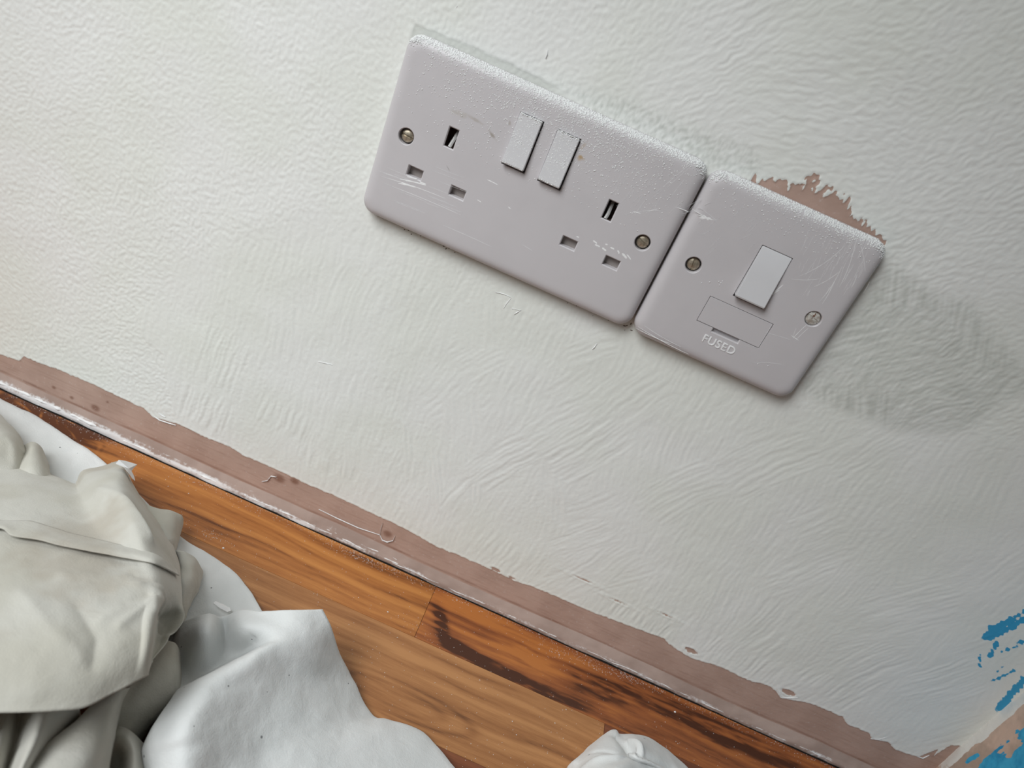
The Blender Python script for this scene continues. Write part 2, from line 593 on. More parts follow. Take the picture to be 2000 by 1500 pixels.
def build_right_wall():
    ys = np.concatenate([np.arange(0, 120, 1.0), np.arange(120, 240, 20)])  # wall stops short out of view to cut its bounce light
    zs = np.concatenate([np.arange(FLOOR, 40, 1.2), np.arange(60, 1700, 60)])
    Y, Z = np.meshgrid(ys, zs)
    n = perlin(Y/16, Z/40, 201)
    n2 = fbm(Y/6, Z/16, 202, 3)
    depth = 0.5*n+0.25*n2+0.15*perlin(Y/1.5, Z/3, 205)
    near = sstep(60, 20, Y)
    white = sstep(0.1, 0.0, (Y-6-1.6*n2)/10)*sstep(-185, -165, Z-8*n)
    blue = sstep(-0.15, 0.25, (Y-20)/14+0.9*n2+0.45*n+0.25*np.sin(Z/13))
    over = sstep(-70, -30, Z+14*n)+sstep(75, 100, Y+12*n)  # out of view, blue gives way to plaster, chosen for neutral bounce light
    blue = blue*(1-np.clip(over, 0, 1)*sstep(-.25, .1, perlin(Y/60, Z/80, 209)))
    m = NT('patchy_blue_wall', rough=0.55, spec=0.3)
    pl = m.mix(m.rng(m.noise(60, 3, .6), .35, .65), srgb(206, 178, 160), srgb(176, 154, 138))
    bl = m.mix(m.rng(m.noise(90, 3, .6), .35, .7), srgb(66, 172, 212), srgb(36, 138, 184))
    nn = m.math('MULTIPLY', m.math('SUBTRACT', m.noise(300, 3, .6), 0.5), 0.9)
    c = m.mix(m.rng(m.math('ADD', m.attr('blue'), nn), .35, .65), pl, bl)
    c = m.mix(m.rng(m.math('ADD', m.attr('white'), nn), .35, .6), c, srgb(226, 224, 218))
    m.color(c)
    m.bump(m.noise(500, 3, .6), 0.25, 0.0006)
    me = grid_mesh('wall_right', XR-depth-0.4, -Y, Z, dict(blue=blue, white=white))
    me.flip_normals()
    o = new_obj('wall_right', me, m.mat)
    tag(o, 'side wall with patchy blue paint over bare plaster in the corner', kind='structure')


build_right_wall()

# ------------------------------------------------------------------ foot of the wall: rounded plaster fillet with a paint bead
MAT_FIL = NT('dusty_plaster', rough=0.7, spec=0.2)
_m = MAT_FIL
_c1 = _m.mix(_m.rng(_m.noise(30, 3, .6), .35, .65), srgb(174, 153, 143), srgb(156, 135, 125))
_d = _m.math('ADD', _m.attr('white'), _m.math('MULTIPLY', _m.math('SUBTRACT', _m.noise(500, 3, .6), .5), 0.9))
_m.color(_m.mix(_m.rng(_d, .3, .75), _c1, srgb(226, 224, 224)))
_m.bump(_m.noise(500, 3, .6), .25, .0005)


def build_fillet():
    xs = np.arange(-420, XR-1, 1.0)
    prof = [(0.4, -201.0), (-0.8, -202.8), (-1.6, -204.0), (-2.2, -205.2), (-2.8, -206.3), (-3.3, -207.2), (-3.6, -208.2), (-3.7, -209.2), (-3.5, -210.6)]
    P = np.array(prof)
    X = np.repeat(xs[None, :], len(P), 0)
    Y = np.repeat(P[:, :1], len(xs), 1)+0
    Z = np.repeat(P[:, 1:], len(xs), 1)+0
    w = 0.35*perlin(X/9, Z/3, 301)+0.5*perlin(X/40, 0*X, 302)
    k = sstep(0, 3, np.arange(len(P)))[:, None]*np.ones_like(X)
    Y = Y-w*k
    Z = Z+0.4*perlin(X/14, Z/2, 303)*k*(np.arange(len(P)) < 7)[:, None]
    wh = np.clip(0.0+0.5*sstep(110, -120, X)*sstep(-203, -206, Z)+0.35*perlin(X/20, Z/2, 305)+0.35*sstep(-206.3, -207.5, Z), 0, 1)
    me = grid_mesh('trim_1', X, Y, Z, dict(white=wh))
    o = new_obj('trim_1', me, MAT_FIL.mat)
    tag(o, 'dusty rounded plaster fillet between bare wall strip and wood floor', kind='structure')
    # ragged bead of dried paint along its lower lip
    def bead(x0, x1, yb, zb, rad, seed, wig):
        xs = np.arange(x0, x1, 0.7)
        r = rad*(0.55+0.9*np.clip(perlin(xs/7, 0*xs, seed)+0.25*perlin(xs/2.2, 0*xs, seed+1), -0.45, 1))
        yc = yb+wig*perlin(xs/12, 0*xs, seed+2)+0.3*wig*perlin(xs/2.5, 0*xs, seed+4)
        zc = zb+0.5*wig*perlin(xs/9, 0*xs, seed+3)
        th = np.linspace(0, 2*np.pi, 9)
        X = np.repeat(xs[None, :], 9, 0)
        Y = yc[None, :]+r[None, :]*np.cos(th)[:, None]
        Z = zc[None, :]+0.8*r[None, :]*np.sin(th)[:, None]
        me = grid_mesh('paint_bead', X, Y, Z)
        new_obj('paint_bead', me, MAT_SMEAR, o)
    bead(-420, -125, -2.6, -206.9, 1.3, 310, 0.6)
    bead(-140, -20, -3.2, -207.9, 0.7, 320, 0.9)
    bead(-25, 86, -3.4, -207.6, 0.5, 330, 0.9)
    bead(20, 84, -2.3, -205.9, 0.28, 350, 1.3)
    bead(82, XR-8, -3.7, -208.0, 0.32, 340, 0.7)
    return o


build_fillet()

# ------------------------------------------------------------------ floor
def wood_material(name, light, mid, dark):
    m = NT(name, rough=0.36, spec=0.42)
    g = m.noise(1.0, 4, 0.6, m.mapped((24, 330, 1)), 0.3)
    g2 = m.noise(1.0, 3, 0.65, m.mapped((110, 2100, 1)))
    t = m.attr('tone')
    t = m.math('ADD', t, m.math('MULTIPLY', m.math('SUBTRACT', g, .5), 0.8))
    t = m.math('ADD', t, m.math('MULTIPLY', m.math('SUBTRACT', g2, .5), 0.6))
    c = m.mix(m.rng(t, 0.0, 0.5, smooth=False), light, mid)
    c = m.mix(m.rng(t, 0.45, 1.0), c, dark)
    m.color(c)
    m.bump(g2, 0.05, 0.0003)
    rr = m.rng(g, 0.3, 0.7, 0.30, 0.44)
    m.link(rr, m.bsdf.inputs['Roughness'])
    return m.mat


WOOD = dict(
    A=wood_material('wood_amber', srgb(194, 130, 70), srgb(166, 104, 54), srgb(90, 50, 27)),
    B=wood_material('wood_russet', srgb(184, 114, 58), srgb(146, 84, 46), srgb(74, 40, 24)),
    C=wood_material('wood_tan', srgb(184, 131, 84), srgb(156, 105, 64), srgb(104, 66, 41)),
    D=wood_material('wood_umber', srgb(140, 84, 54), srgb(112, 64, 42), srgb(66, 38, 26)))


def build_floor():
    base = pydata('floor', [(-900, 6, FLOOR-2.2), (XR+6, 6, FLOOR-2.2), (XR+6, -900, FLOOR-2.2), (-900, -900, FLOOR-2.2),
                            (-900, 6, FLOOR-14), (XR+6, 6, FLOOR-14), (XR+6, -900, FLOOR-14), (-900, -900, FLOOR-14)],
                  [(0, 3, 2, 1), (4, 5, 6, 7), (0, 1, 5, 4), (1, 2, 6, 5), (2, 3, 7, 6), (3, 0, 4, 7)])
    fl = new_obj('floor', base, simple('underlay', srgb(48, 42, 38), .9, var=.3))
    tag(fl, 'orange-brown wood strip floor running along the wall', kind='structure')
    rows = [(-4.7, -48.3), (-48.3, -105.4), (-105.4, -162.5), (-162.5, -219.6), (-219.6, -276.7), (-276.7, -333.8), (-333.8, -390.9),
            (-390.9, -448), (-448, -505), (-505, -562)]
    cuts = {0: [-420, 113.6, XR-1.5], 1: [-420, -190, 235, XR-1.5], 2: [-420, -60, 330, XR-1.5], 3: [-420, 60, XR-1.5]}
    kinds = {(0, 0): 'A', (0, 1): 'B', (1, 0): 'A', (1, 1): 'C', (1, 2): 'D', (2, 0): 'C', (2, 1): 'D', (2, 2): 'A'}
    rnd = random.Random(3)
    for r, (y0, y1) in enumerate(rows):
        cs = cuts.get(r) or [-420, rnd.uniform(-250, -100), rnd.uniform(60, 250), XR-1.5]
        for k in range(len(cs)-1):
            x0, x1 = cs[k]+0.12, cs[k+1]-0.12
            kind = kinds.get((r, k)) or rnd.choice('ABCD')
            st = 1.1 if r < 3 else 8
            xs = np.linspace(x0, x1, max(4, int((x1-x0)/st)))
            ys = np.linspace(y0-0.12, y1+0.12, max(4, int((y0-y1)/(0.9 if r < 3 else 6))))
            X, Y = np.meshgrid(xs, ys)
            sd = 400+r*20+k*5
            wy = Y+5*perlin(X/110, Y/60, sd)+1.5*perlin(X/35, Y/30, sd+1)
            tone = 0.34+(0.55 if kind in 'AC' else 0.36)*perlin(X/190, wy/7.5, sd+2)+0.28*perlin(X/80, wy/2.6, sd+3)
            lines = np.exp(-(perlin(X/240, wy/11, sd+4)/0.07)**2)
            tone += (0.16 if kind == 'A' else 0.0)*lines
            if (r, k) == (0, 0):
                def blob(px, py, rx, ry, a, rot=0.0):
                    p = floor_pt(px, py)
                    dx, dy = X-p[0], Y-p[1]
                    u = dx*math.cos(rot)+dy*math.sin(rot)
                    v = -dx*math.sin(rot)+dy*math.cos(rot)
                    return a*np.exp(-((u/rx)**2+(v/ry)**2)**1.2)
                sw = 0.5+0.9*perlin((X*0.8+Y)/4.5+perlin(X/14, Y/14, 77)*2.2, (X-Y)/30, 78)
                tone += blob(90, 820, 34, 12, 1.0)*sw+blob(40, 790, 30, 9, .5)+blob(172, 840, 9, 7, 0.9, 0.4)+blob(150, 838, 22, 4, .4, .3)
                tone += blob(230, 985, 40, 1.6, .45)+blob(700, 1085, 18, 1.4, .45)+blob(450, 1075, 60, 2, .3)
            if (r, k) == (0, 1):
                def blob(px, py, rx, ry, a, rot=0.0):
                    p = floor_pt(px, py)
                    dx, dy = X-p[0], Y-p[1]
                    u = dx*math.cos(rot)+dy*math.sin(rot)
                    v = -dx*math.sin(rot)+dy*math.cos(rot)
                    return a*np.exp(-((u/rx)**2+(v/ry)**2)**1.2)
                rag = 0.55+0.9*np.clip(0.5+fbm(X/16, Y/3.2, 91, 3), 0, 1.4)
                t0 = tone.copy()
                tone += -0.05+blob(862, 1212, 12, 4, .9, -1.0)+blob(905, 1268, 22, 5, 1.0, -0.3)+blob(960, 1300, 34, 4, .8)+blob(1050, 1345, 50, 5, .5)
                tone += blob(1160, 1345, 26, 9, .45)+blob(1215, 1340, 16, 5, .35)+blob(1330, 1400, 50, 10, .35)+blob(1450, 1450, 60, 12, .3)
                tone -= blob(1040, 1290, 22, 8, .55)+blob(930, 1190, 26, 9, .4)+blob(1200, 1390, 12, 4, .5)
                tone = t0+(tone-t0)*rag
                tone += 0.15*sstep(260, 400, X)
            if (r, k) == (1, 1):
                tone -= 0.1
                p = floor_pt(770, 1360)
                e = np.sqrt(((X-p[0])/46)**2+((Y-p[1])/10)**2)
                tone += 0.35*np.exp(-((e-1)/0.10)**2)+0.22*np.exp(-((e-.62)/0.10)**2)+0.2*np.exp(-(e/0.9)**2)
            me_top = np.full_like(X, FLOOR)
            # eased edges: outermost ring turns down
            pad = lambda A, lo, hi: A
            Xp = np.pad(X, 1, mode='edge'); Yp = np.pad(Y, 1, mode='edge'); Tp = np.pad(tone, 1, mode='edge')
            Zp = np.full(Xp.shape, FLOOR-2.0)
            Zp[1:-1, 1:-1] = FLOOR
            Zp[1, 1:-1] = Zp[-2, 1:-1] = FLOOR-0.07
            Zp[1:-1, 1] = Zp[1:-1, -2] = FLOOR-0.07
            me = grid_mesh('plank', Xp, Yp, Zp, dict(tone=Tp))
            me.flip_normals()
            me.set_sharp_from_angle(angle=math.radians(40))
            new_obj('plank', me, WOOD[kind], fl)
    return fl


FLOOR_OBJ = build_floor()

# ------------------------------------------------------------------ wall plates
def rrect(w, h, r, n=8):
    pts = []
    for cx, cz, a0 in ((w-r, h-r, 0), (r, h-r, 90), (r, r, 180), (w-r, r, 270)):
        for i in range(n+1):
            a = math.radians(a0+90*i/n)
            pts.append((cx+r*math.cos(a), cz+r*math.sin(a)))
    return pts


def loft_bm(w, h, prof, r0, n=8, ox=0, oz=0):
    """prof: list of (inset, depth); closed solid, front towards -y."""
    bm = bmesh.new()
    rings = []
    for ins, dep in prof:
        r = max(r0-ins*0.6, 0.15)
        pts = rrect(w-2*ins, h-2*ins, r, n)
        rings.append([bm.verts.new((x+ins+ox, -dep, z+ins+oz)) for x, z in pts])
    for a, b in zip(rings[:-1], rings[1:]):
        k = len(a)
        for i in range(k):
            bm.faces.new((a[i], a[(i+1) % k], b[(i+1) % k], b[i]))
    bm.faces.new(rings[-1])
    bm.faces.new(list(reversed(rings[0])))
    bmesh.ops.recalc_face_normals(bm, faces=bm.faces)
    return bm


def bm_to_mesh(bm, name, origin=None, angle=30):
    bmesh.ops.scale(bm, vec=(0.001,)*3, verts=bm.verts)
    me = bpy.data.meshes.new(name)
    bm.to_mesh(me)
    bm.free()
    smooth_all(me, math.radians(angle))
    return me


def cutter_box(cx, cz, w, h, face, depth, ch=0.45, r=0.3):
    prof = [(0, face+1.0), (0, face), (ch, face-ch), (ch, face-depth)]
    return loft_bm(w+2*ch, h+2*ch, prof, r, 3, cx-w/2-ch, cz-h/2-ch)


def cutter_cyl(cx, cz, d, face, depth, ch=0.35, n=40):
    bm = bmesh.new()
    rings = []
    for rr, y in ((d/2+ch, face+1.0), (d/2+ch, face), (d/2, face-ch), (d/2, face-depth)):
        rings.append([bm.verts.new((cx+rr*math.cos(2*math.pi*i/n), -y, cz+rr*math.sin(2*math.pi*i/n))) for i in range(n)])
    for a, b in zip(rings[:-1], rings[1:]):
        for i in range(n):
            bm.faces.new((a[i], a[(i+1) % n], b[(i+1) % n], b[i]))
    bm.faces.new(rings[-1])
    bm.faces.new(list(reversed(rings[0])))
    bmesh.ops.recalc_face_normals(bm, faces=bm.faces)
    return bm


PLATE_PROF = [(0.9, 0.9), (0.25, 1.0), (0.0, 1.6), (0.0, 3.6), (0.22, 5.2), (0.65, 6.5), (1.35, 7.55), (2.3, 8.25), (3.4, 8.7), (4.6, 8.92), (6.0, 9.0)]


def plate_with_holes(name, w, h, cutters, parent):
    body = loft_bm(w, h, PLATE_PROF, 7.2, 12)
    me = bm_to_mesh(body, name)
    o = new_obj(name, me, MAT_PLATE, parent)
    tmp = []
    for c in cutters:
        cm = bm_to_mesh(c, 'cut')
        co = bpy.data.objects.new('cut', cm)
        COL.objects.link(co)
        co.parent = parent
        tmp.append(co)
        md = o.modifiers.new('b', 'BOOLEAN')
        md.operation = 'DIFFERENCE'
        md.solver = 'EXACT'
        md.object = co
    bpy.context.view_layer.update()
    dg = bpy.context.evaluated_depsgraph_get()
    nm = bpy.data.meshes.new_from_object(o.evaluated_get(dg))
    o.modifiers.clear()
    o.data = nm
    nm.name = name
    for t in tmp:
        bpy.data.objects.remove(t, do_unlink=True)
    if len(nm.materials) == 0:
        nm.materials.append(MAT_PLATE)
    smooth_all(nm, math.radians(28))
    return o


def box_part(name, x0, x1, y0, y1, z0, z1, mat, parent, bev=0.2):
    bm = bmesh.new()
    bmesh.ops.create_cube(bm, size=1)
    for v in bm.verts:
        v.co = Vector(((x0+x1)/2+v.co.x*(x1-x0), (y0+y1)/2+v.co.y*(y1-y0), (z0+z1)/2+v.co.z*(z1-z0)))
    if bev:
        bmesh.ops.bevel(bm, geom=list(bm.edges), offset=bev, segments=2, affect='EDGES')
    return new_obj(name, bm_to_mesh(bm, name, angle=35), mat, parent)


def rocker(x0, x1, z0, z1, ytop, ybot, parent, bev=0.45):
    """wedge-shaped rocker, front face leaning from ytop (upper edge) to ybot (lower edge), slightly dished."""
    bm = bmesh.new()
    ymid = (ytop+ybot)/2+0.35
    prof = [(-4.0, z0), (ybot+0.9, z0), (ybot+0.25, z0+0.25), (ybot, z0+0.9), (ymid, (z0+z1)/2), (ytop, z1-0.6), (ytop+0.35, z1), (-4.0, z1)]
    A = [bm.verts.new((x0, y, z)) for y, z in prof]
    B = [bm.verts.new((x1, y, z)) for y, z in prof]
    k = len(prof)
    for i in range(k):
        bm.faces.new((A[i], A[(i+1) % k], B[(i+1) % k], B[i]))
    bm.faces.new(A)
    bm.faces.new(list(reversed(B)))
    bmesh.ops.recalc_face_normals(bm, faces=bm.faces)
    side = [e for e in bm.edges if abs(e.verts[0].co.x-e.verts[1].co.x) < 1e-6]
    bmesh.ops.bevel(bm, geom=side, offset=0.25, segments=2, affect='EDGES')
    return new_obj('rocker_switch', bm_to_mesh(bm, 'rocker_switch', angle=25), MAT_ROCK, parent)


def screw(cx, cz, ang, parent, mat, face=-7.3, d=6.0, raised=False):
    bm = bmesh.new()
    n = 36
    R = d/2
    prof = [(R*0.98, 2.0), (R, 0.5), (R*0.93, 0.12), (R*0.75, -0.16), (R*0.45, -0.36), (R*0.15, -0.44)]
    rings = [[bm.verts.new((r*math.cos(2*math.pi*i/n), y, r*math.sin(2*math.pi*i/n))) for i in range(n)] for r, y in prof]
    for a, b in zip(rings[:-1], rings[1:]):
        for i in range(n):
            bm.faces.new((a[i], a[(i+1) % n], b[(i+1) % n], b[i]))
    bm.faces.new(rings[-1])
    bm.faces.new(list(reversed(rings[0])))
    bmesh.ops.recalc_face_normals(bm, faces=bm.faces)
    # the driver slot is pressed in: cut the head along two lines and push the strip back
    for s in (-0.5, 0.5):
        for off in (0, 0.06):
            bmesh.ops.bisect_plane(bm, geom=list(bm.verts)+list(bm.edges)+list(bm.faces), plane_co=(0, 0, s*(1+off)), plane_no=(0, 0, 1))
    for v in bm.verts:
        if abs(v.co.z) < 0.505 and v.co.y < 0.4:
            v.co.y += 0.75 if not raised else 0.3
    bmesh.ops.rotate(bm, verts=bm.verts, cent=(0, 0, 0), matrix=Matrix.Rotation(math.radians(ang), 3, 'Y'))
    bmesh.ops.translate(bm, verts=bm.verts, vec=(cx, face, cz))
    return new_obj('screw', bm_to_mesh(bm, 'screw', angle=35), mat, parent)


def specks(name, pts, mat, parent, sizes, normal=(0, -1, 0), seed=1, flat=0.6):
    """many tiny irregular grains as one mesh; pts in local mm."""
    rnd = np.random.RandomState(seed)
    base = np.array([(1, 0, 0), (-1, 0, 0), (0, 1, 0), (0, -1, 0), (0, 0, 1), (0, 0, -1)], float)
    fac = np.array([(0, 2, 4), (2, 1, 4), (1, 3, 4), (3, 0, 4), (2, 0, 5), (1, 2, 5), (3, 1, 5), (0, 3, 5)])
    N = len(pts)
    nrm = np.array(normal, float)
    V = np.repeat(base[None], N, 0)*rnd.uniform(0.6, 1.3, (N, 6, 1))
    a = rnd.uniform(0, 6.28, N)
    if abs(nrm[1]) > 0.5:
        x = V[..., 0]*np.cos(a)[:, None]-V[..., 2]*np.sin(a)[:, None]
        z = V[..., 0]*np.sin(a)[:, None]+V[..., 2]*np.cos(a)[:, None]
        V = np.stack([x, V[..., 1]*flat, z], -1)
    else:
        x = V[..., 0]*np.cos(a)[:, None]-V[..., 1]*np.sin(a)[:, None]
        y = V[..., 0]*np.sin(a)[:, None]+V[..., 1]*np.cos(a)[:, None]
        V = np.stack([x, y, V[..., 2]*flat], -1)
    V = V*np.asarray(sizes)[:, None, None]+np.asarray(pts)[:, None, :]
    F = (fac[None]+6*np.arange(N)[:, None, None]).reshape(-1, 3)
    me = bpy.data.meshes.new(name)
    me.from_pydata((V.reshape(-1, 3)*0.001).tolist(), [], F.tolist())
    smooth_all(me)
    o = new_obj(name, me, mat, parent)
    o['kind'] = 'stuff'
    return o


def plate_front(x, z, w, h=86.0):
    """depth of the plate's front surface at (x, z)"""
    e = np.minimum(np.minimum(x, w-x), np.minimum(z, h-z))
    cx, cz = np.minimum(x, w-x), np.minimum(z, h-z)
    e = np.where((cx < 7) & (cz < 7), np.maximum(7-np.hypot(7-cx, 7-cz), 0), e)
    ins = np.array([p[0] for p in PLATE_PROF[3:]])
    dep = np.array([p[1] for p in PLATE_PROF[3:]])
    return np.interp(e, ins, dep)


def smear(parent, strokes, name='paint_smear', face=-9.0):
    """thin ribbons of dried paint dragged over a plate: (x0,z0,x1,z1,width,bend)"""
    V, F = [], []
    for (x0, z0, x1, z1, w, b) in strokes:
        n = 7
        L = math.hypot(x1-x0, z1-z0) or 1
        nx, nz = -(z1-z0)/L, (x1-x0)/L
        i0 = len(V)
        for i in range(n):
            t = i/(n-1)
            off = b*4*t*(1-t)
            ww = w*(0.25+0.75*math.sin(math.pi*(0.08+0.84*t)))*(0.8+0.4*((i*7) % 3)/2)
            cx, cz = x0+(x1-x0)*t+nx*off, z0+(z1-z0)*t+nz*off
            V += [(cx-nx*ww/2, face+0.02, cz-nz*ww/2), (cx, face-0.07, cz), (cx+nx*ww/2, face+0.02, cz+nz*ww/2)]
        for i in range(n-1):
            a = i0+3*i
            F += [(a, a+3, a+4, a+1), (a+1, a+4, a+5, a+2)]
    me = bpy.data.meshes.new(name)
    me.from_pydata([tuple(c*0.001 for c in v) for v in V], [], F)
    smooth_all(me)
    o = new_obj(name, me, MAT_SMEAR, parent)
    o['kind'] = 'stuff'
    return o


def to_plate(px, py, ox):
    p = unp(px, py, 1, -9.0)
    return p[0]-ox, p[2]


def px_strokes(lst, ox):
    out = []
    for (a, b, c, d, w, bend) in lst:
        x0, z0 = to_plate(a, b, ox)
        x1, z1 = to_plate(c, d, ox)
        out.append((x0, z0, x1, z1, w, bend))
    return out


# ---- double socket
OX1, OX2 = 0.0, 146.9


def dust_points(w, n_edge, n_face, rs, fade=13.0, xlo=0, xhi=None):
    xhi = xhi or w
    x = rs.uniform(max(1, xlo), min(w-1, xhi), n_edge)
    z = 86-np.abs(rs.normal(0, 1.5, n_edge))-0.05
    c = np.minimum(x, w-x)
    z = z-np.where(c < 7, 7-np.sqrt(np.maximum(49-(7-c)**2, 0)), 0)
    x2 = xlo+(xhi-xlo)*np.clip(rs.beta(2.2, 2.0, n_face), 0.01, .99)
    z2 = 84-rs.exponential(fade, n_face)
    X, Z = np.r_[x, x2], np.r_[z, z2]
    k = (Z > 46) & (X > 1) & (X < w-1)
    s = np.r_[rs.uniform(.2, .45, n_edge), rs.uniform(.14, .38, n_face)]
    return X[k], Z[k], s[k]


def build_double():
    ox, w = OX1, 146.0
    bl = []
    for (px, py, la, lc, an, st, tint) in [(1134, 308, 1.8, 1.5, 0, .85, srgb(176, 146, 100)), (1140, 285, 2.6, .9, 70, .35, srgb(176, 152, 116)),
                                           (960, 262, 3.4, .8, -28, .6, srgb(140, 128, 112)), (930, 235, 4.5, .9, -8, .4, srgb(158, 148, 132)),
                                           (895, 222, 5.0, 1.6, 0, .35, srgb(172, 164, 150)), (996, 240, 1.2, .6, -60, .5, srgb(150, 140, 126)), (876, 330, 2.4, .25, -40, .5, srgb(140, 134, 130))]:
        x, z = to_plate(px, py, ox)
        bl.append((x, z, la, lc, an, st, tint))
    mat_double = stained_plastic('white_plastic_scuffed', srgb(200, 196, 198), bl)
    root = empty('double_socket', mm((ox, 0, 0)))
    tag(root, 'wide white double wall socket with two switches, left of the fused spur', 'socket')
    rk = [(58.9, 69.6, 50.6, 73.7), (77.2, 87.9, 50.2, 73.4)]
    sc = [(12.6, 42.9), (133.4, 42.9)]
    earth = [(33.0, 50.7), (113.4, 50.2)]
    ln = [(21.7, 28.8), (44.0, 28.4), (102.1, 28.3), (124.4, 28.1)]
    cut = [cutter_box((a+b)/2+0.2, (c+d)/2-0.45, b-a+0.9, d-c+1.4, 9, 6.5, 0.12, .2) for a, b, c, d in rk]
    cut += [cutter_cyl(x, z, 7.4, 9, 6.2) for x, z in sc]
    cut += [cutter_box(x, z, 4.6, 9.0, 9, 7.4) for x, z in earth]
    cut += [cutter_box(x, z, 7.3, 4.6, 9, 5.0) for x, z in ln]
    plate = plate_with_holes('faceplate', w, 86.0, cut, root)
    plate.data.materials.clear()
    plate.data.materials.append(mat_double)
    tag(plate, 'glossy white plastic faceplate')
    for (a, b, c, d) in rk:
        rocker(a, b, c, d, -10.6, -12.0, root)
    for (x, z), an in zip(sc, (6, 22)):
        screw(x, z, an, root, MAT_METAL)
    for i, (x, z) in enumerate(ln):
        # sloping shutter just inside the slot
        bm = bmesh.new()
        bmesh.ops.create_cube(bm, size=1)
        for v in bm.verts:
            y = -5.0 if v.co.y < 0 else -3.7
            if v.co.y < 0 and v.co.z > 0:
                y = -5.4
            v.co = Vector((x+v.co.x*7.25, y, z+v.co.z*4.55))
        bmesh.ops.recalc_face_normals(bm, faces=bm.faces)
        new_obj('shutter', bm_to_mesh(bm, 'shutter', angle=20), MAT_SHUT, root)
    for i, (x, z) in enumerate(earth):
        # dark chamber lining + bright sprung contact
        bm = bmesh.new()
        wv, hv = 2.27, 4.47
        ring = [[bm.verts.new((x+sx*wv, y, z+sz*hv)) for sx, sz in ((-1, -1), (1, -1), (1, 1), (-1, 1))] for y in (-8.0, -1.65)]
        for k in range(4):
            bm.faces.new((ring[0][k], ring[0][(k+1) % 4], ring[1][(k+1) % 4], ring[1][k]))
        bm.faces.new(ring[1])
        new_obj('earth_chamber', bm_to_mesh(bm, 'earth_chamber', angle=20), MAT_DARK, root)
        bm = bmesh.new()
        tilt = 0.7 if i == 0 else 0.0
        prof = [(-3.6, 4.2, tilt*1.6), (-5.0, 1.5, tilt), (-6.6, -2.2, 0.1), (-7.6, -4.3, -.2)]
        rows = []
        for y, dz, sx in prof:
            rows.append([bm.verts.new((x+q*0.8+sx+(0.3 if i == 0 else -0.3), y-(0.25 if q == 0 else 0), z+dz)) for q in (-1, 0, 1)])
        for a, b in zip(rows[:-1], rows[1:]):
            for k in range(2):
                bm.faces.new((a[k], a[k+1], b[k+1], b[k]))
        bmesh.ops.solidify(bm, geom=list(bm.faces), thickness=0.25)
        new_obj('earth_contact', bm_to_mesh(bm, 'earth_contact', angle=20), MAT_STEEL, root)
    rs = np.random.RandomState(5)
    X, Z, s = dust_points(w, 5200, 2400, rs, 11.0)
    inr = np.zeros(len(X), bool)
    for a, b, c, d in rk:
        inr |= (X > a-.4) & (X < b+.4) & (Z > c-.4) & (Z < d+.4)
    for x, z in sc+earth:
        inr |= (np.abs(X-x) < 4) & (np.abs(Z-z) < 5.5)
    X, Z, s = X[~inr], Z[~inr], s[~inr]
    P = np.stack([X, -plate_front(X, Z, w)-0.02, Z], -1)
    Q, qs = [P], [s]
    for a, b, c, d in rk:
        n = 420
        x = rs.uniform(a+.3, b-.3, n)
        z = c+(d-c)*np.clip(rs.beta(.9, 1.2, n), .02, .98)
        y = -12.0+1.4*(z-c)/(d-c)+0.35*np.sin(np.pi*(z-c)/(d-c))
        Q.append(np.stack([x, y, z], -1)); qs.append(rs.uniform(.16, .38, n))
        n = 90
        Q.append(np.stack([rs.uniform(a, b, n), rs.uniform(-10.8, -10.0, n), d+rs.uniform(-.3, .2, n)], -1)); qs.append(rs.uniform(.2, .42, n))
    du = specks('paint_specks', np.concatenate(Q), MAT_DUST, root, np.concatenate(qs), seed=8)
    tag(du, 'fine white roller spatter')
    rnd = random.Random(4)
    L = [(745, 345, 870, 388, .25, .6), (750, 358, 900, 420, .18, .4), (770, 352, 830, 372, .3, .2), (742, 335, 800, 356, .15, .2),
         (778, 358, 812, 366, .9, .2), (782, 350, 832, 362, .8, .2), (795, 345, 815, 350, .8, 0), (820, 356, 832, 360, 1.0, 0),
         (951, 351, 972, 361, .5, .1), (1158, 470, 1166, 476, 1.0, .1), (1162, 478, 1172, 482, 1.0, 0), (1176, 484, 1184, 490, 1.2, 0),
         (1182, 477, 1187, 478, .9, 0), (1192, 483, 1200, 487, 1.0, 0), (1206, 489, 1209, 496, 1.0, .2), (1215, 495, 1224, 505, 1.4, .1),
         (1224, 497, 1232, 507, .8, .1), (1126, 462, 1131, 464, .8, 0), (1236, 413, 1252, 417, .4, 0), (1262, 415, 1285, 408, .25, .2),
         (1320, 405, 1345, 414, .35, .1), (1285, 375, 1350, 320, .14, .3), (1300, 370, 1345, 330, .12, .3), (1310, 386, 1338, 350, .12, .2),
         (1195, 380, 1210, 360, .1, .2), (1220, 420, 1290, 412, .12, .8), (865, 440, 960, 482, .14, .2), (1020, 478, 1040, 490, .12, .1),
         (932, 390, 940, 395, .5, 0), (993, 404, 997, 408, .6, 0)]
    for i in range(26):
        a, b = rnd.uniform(1190, 1350), rnd.uniform(360, 430)
        L.append((a, b, a+rnd.uniform(10, 34), b-rnd.uniform(8, 38), .07, rnd.uniform(-.3, .3)))
    for i in range(14):
        a, b = rnd.uniform(740, 860), rnd.uniform(325, 400)
        k = rnd.uniform(20, 60)
        L.append((a, b, a+k, b+k*.38, .08, rnd.uniform(-.2, .2)))
    smear(root, px_strokes(L, ox))
    # brownish scuffs as flat grime
    V = plate.data
    return root


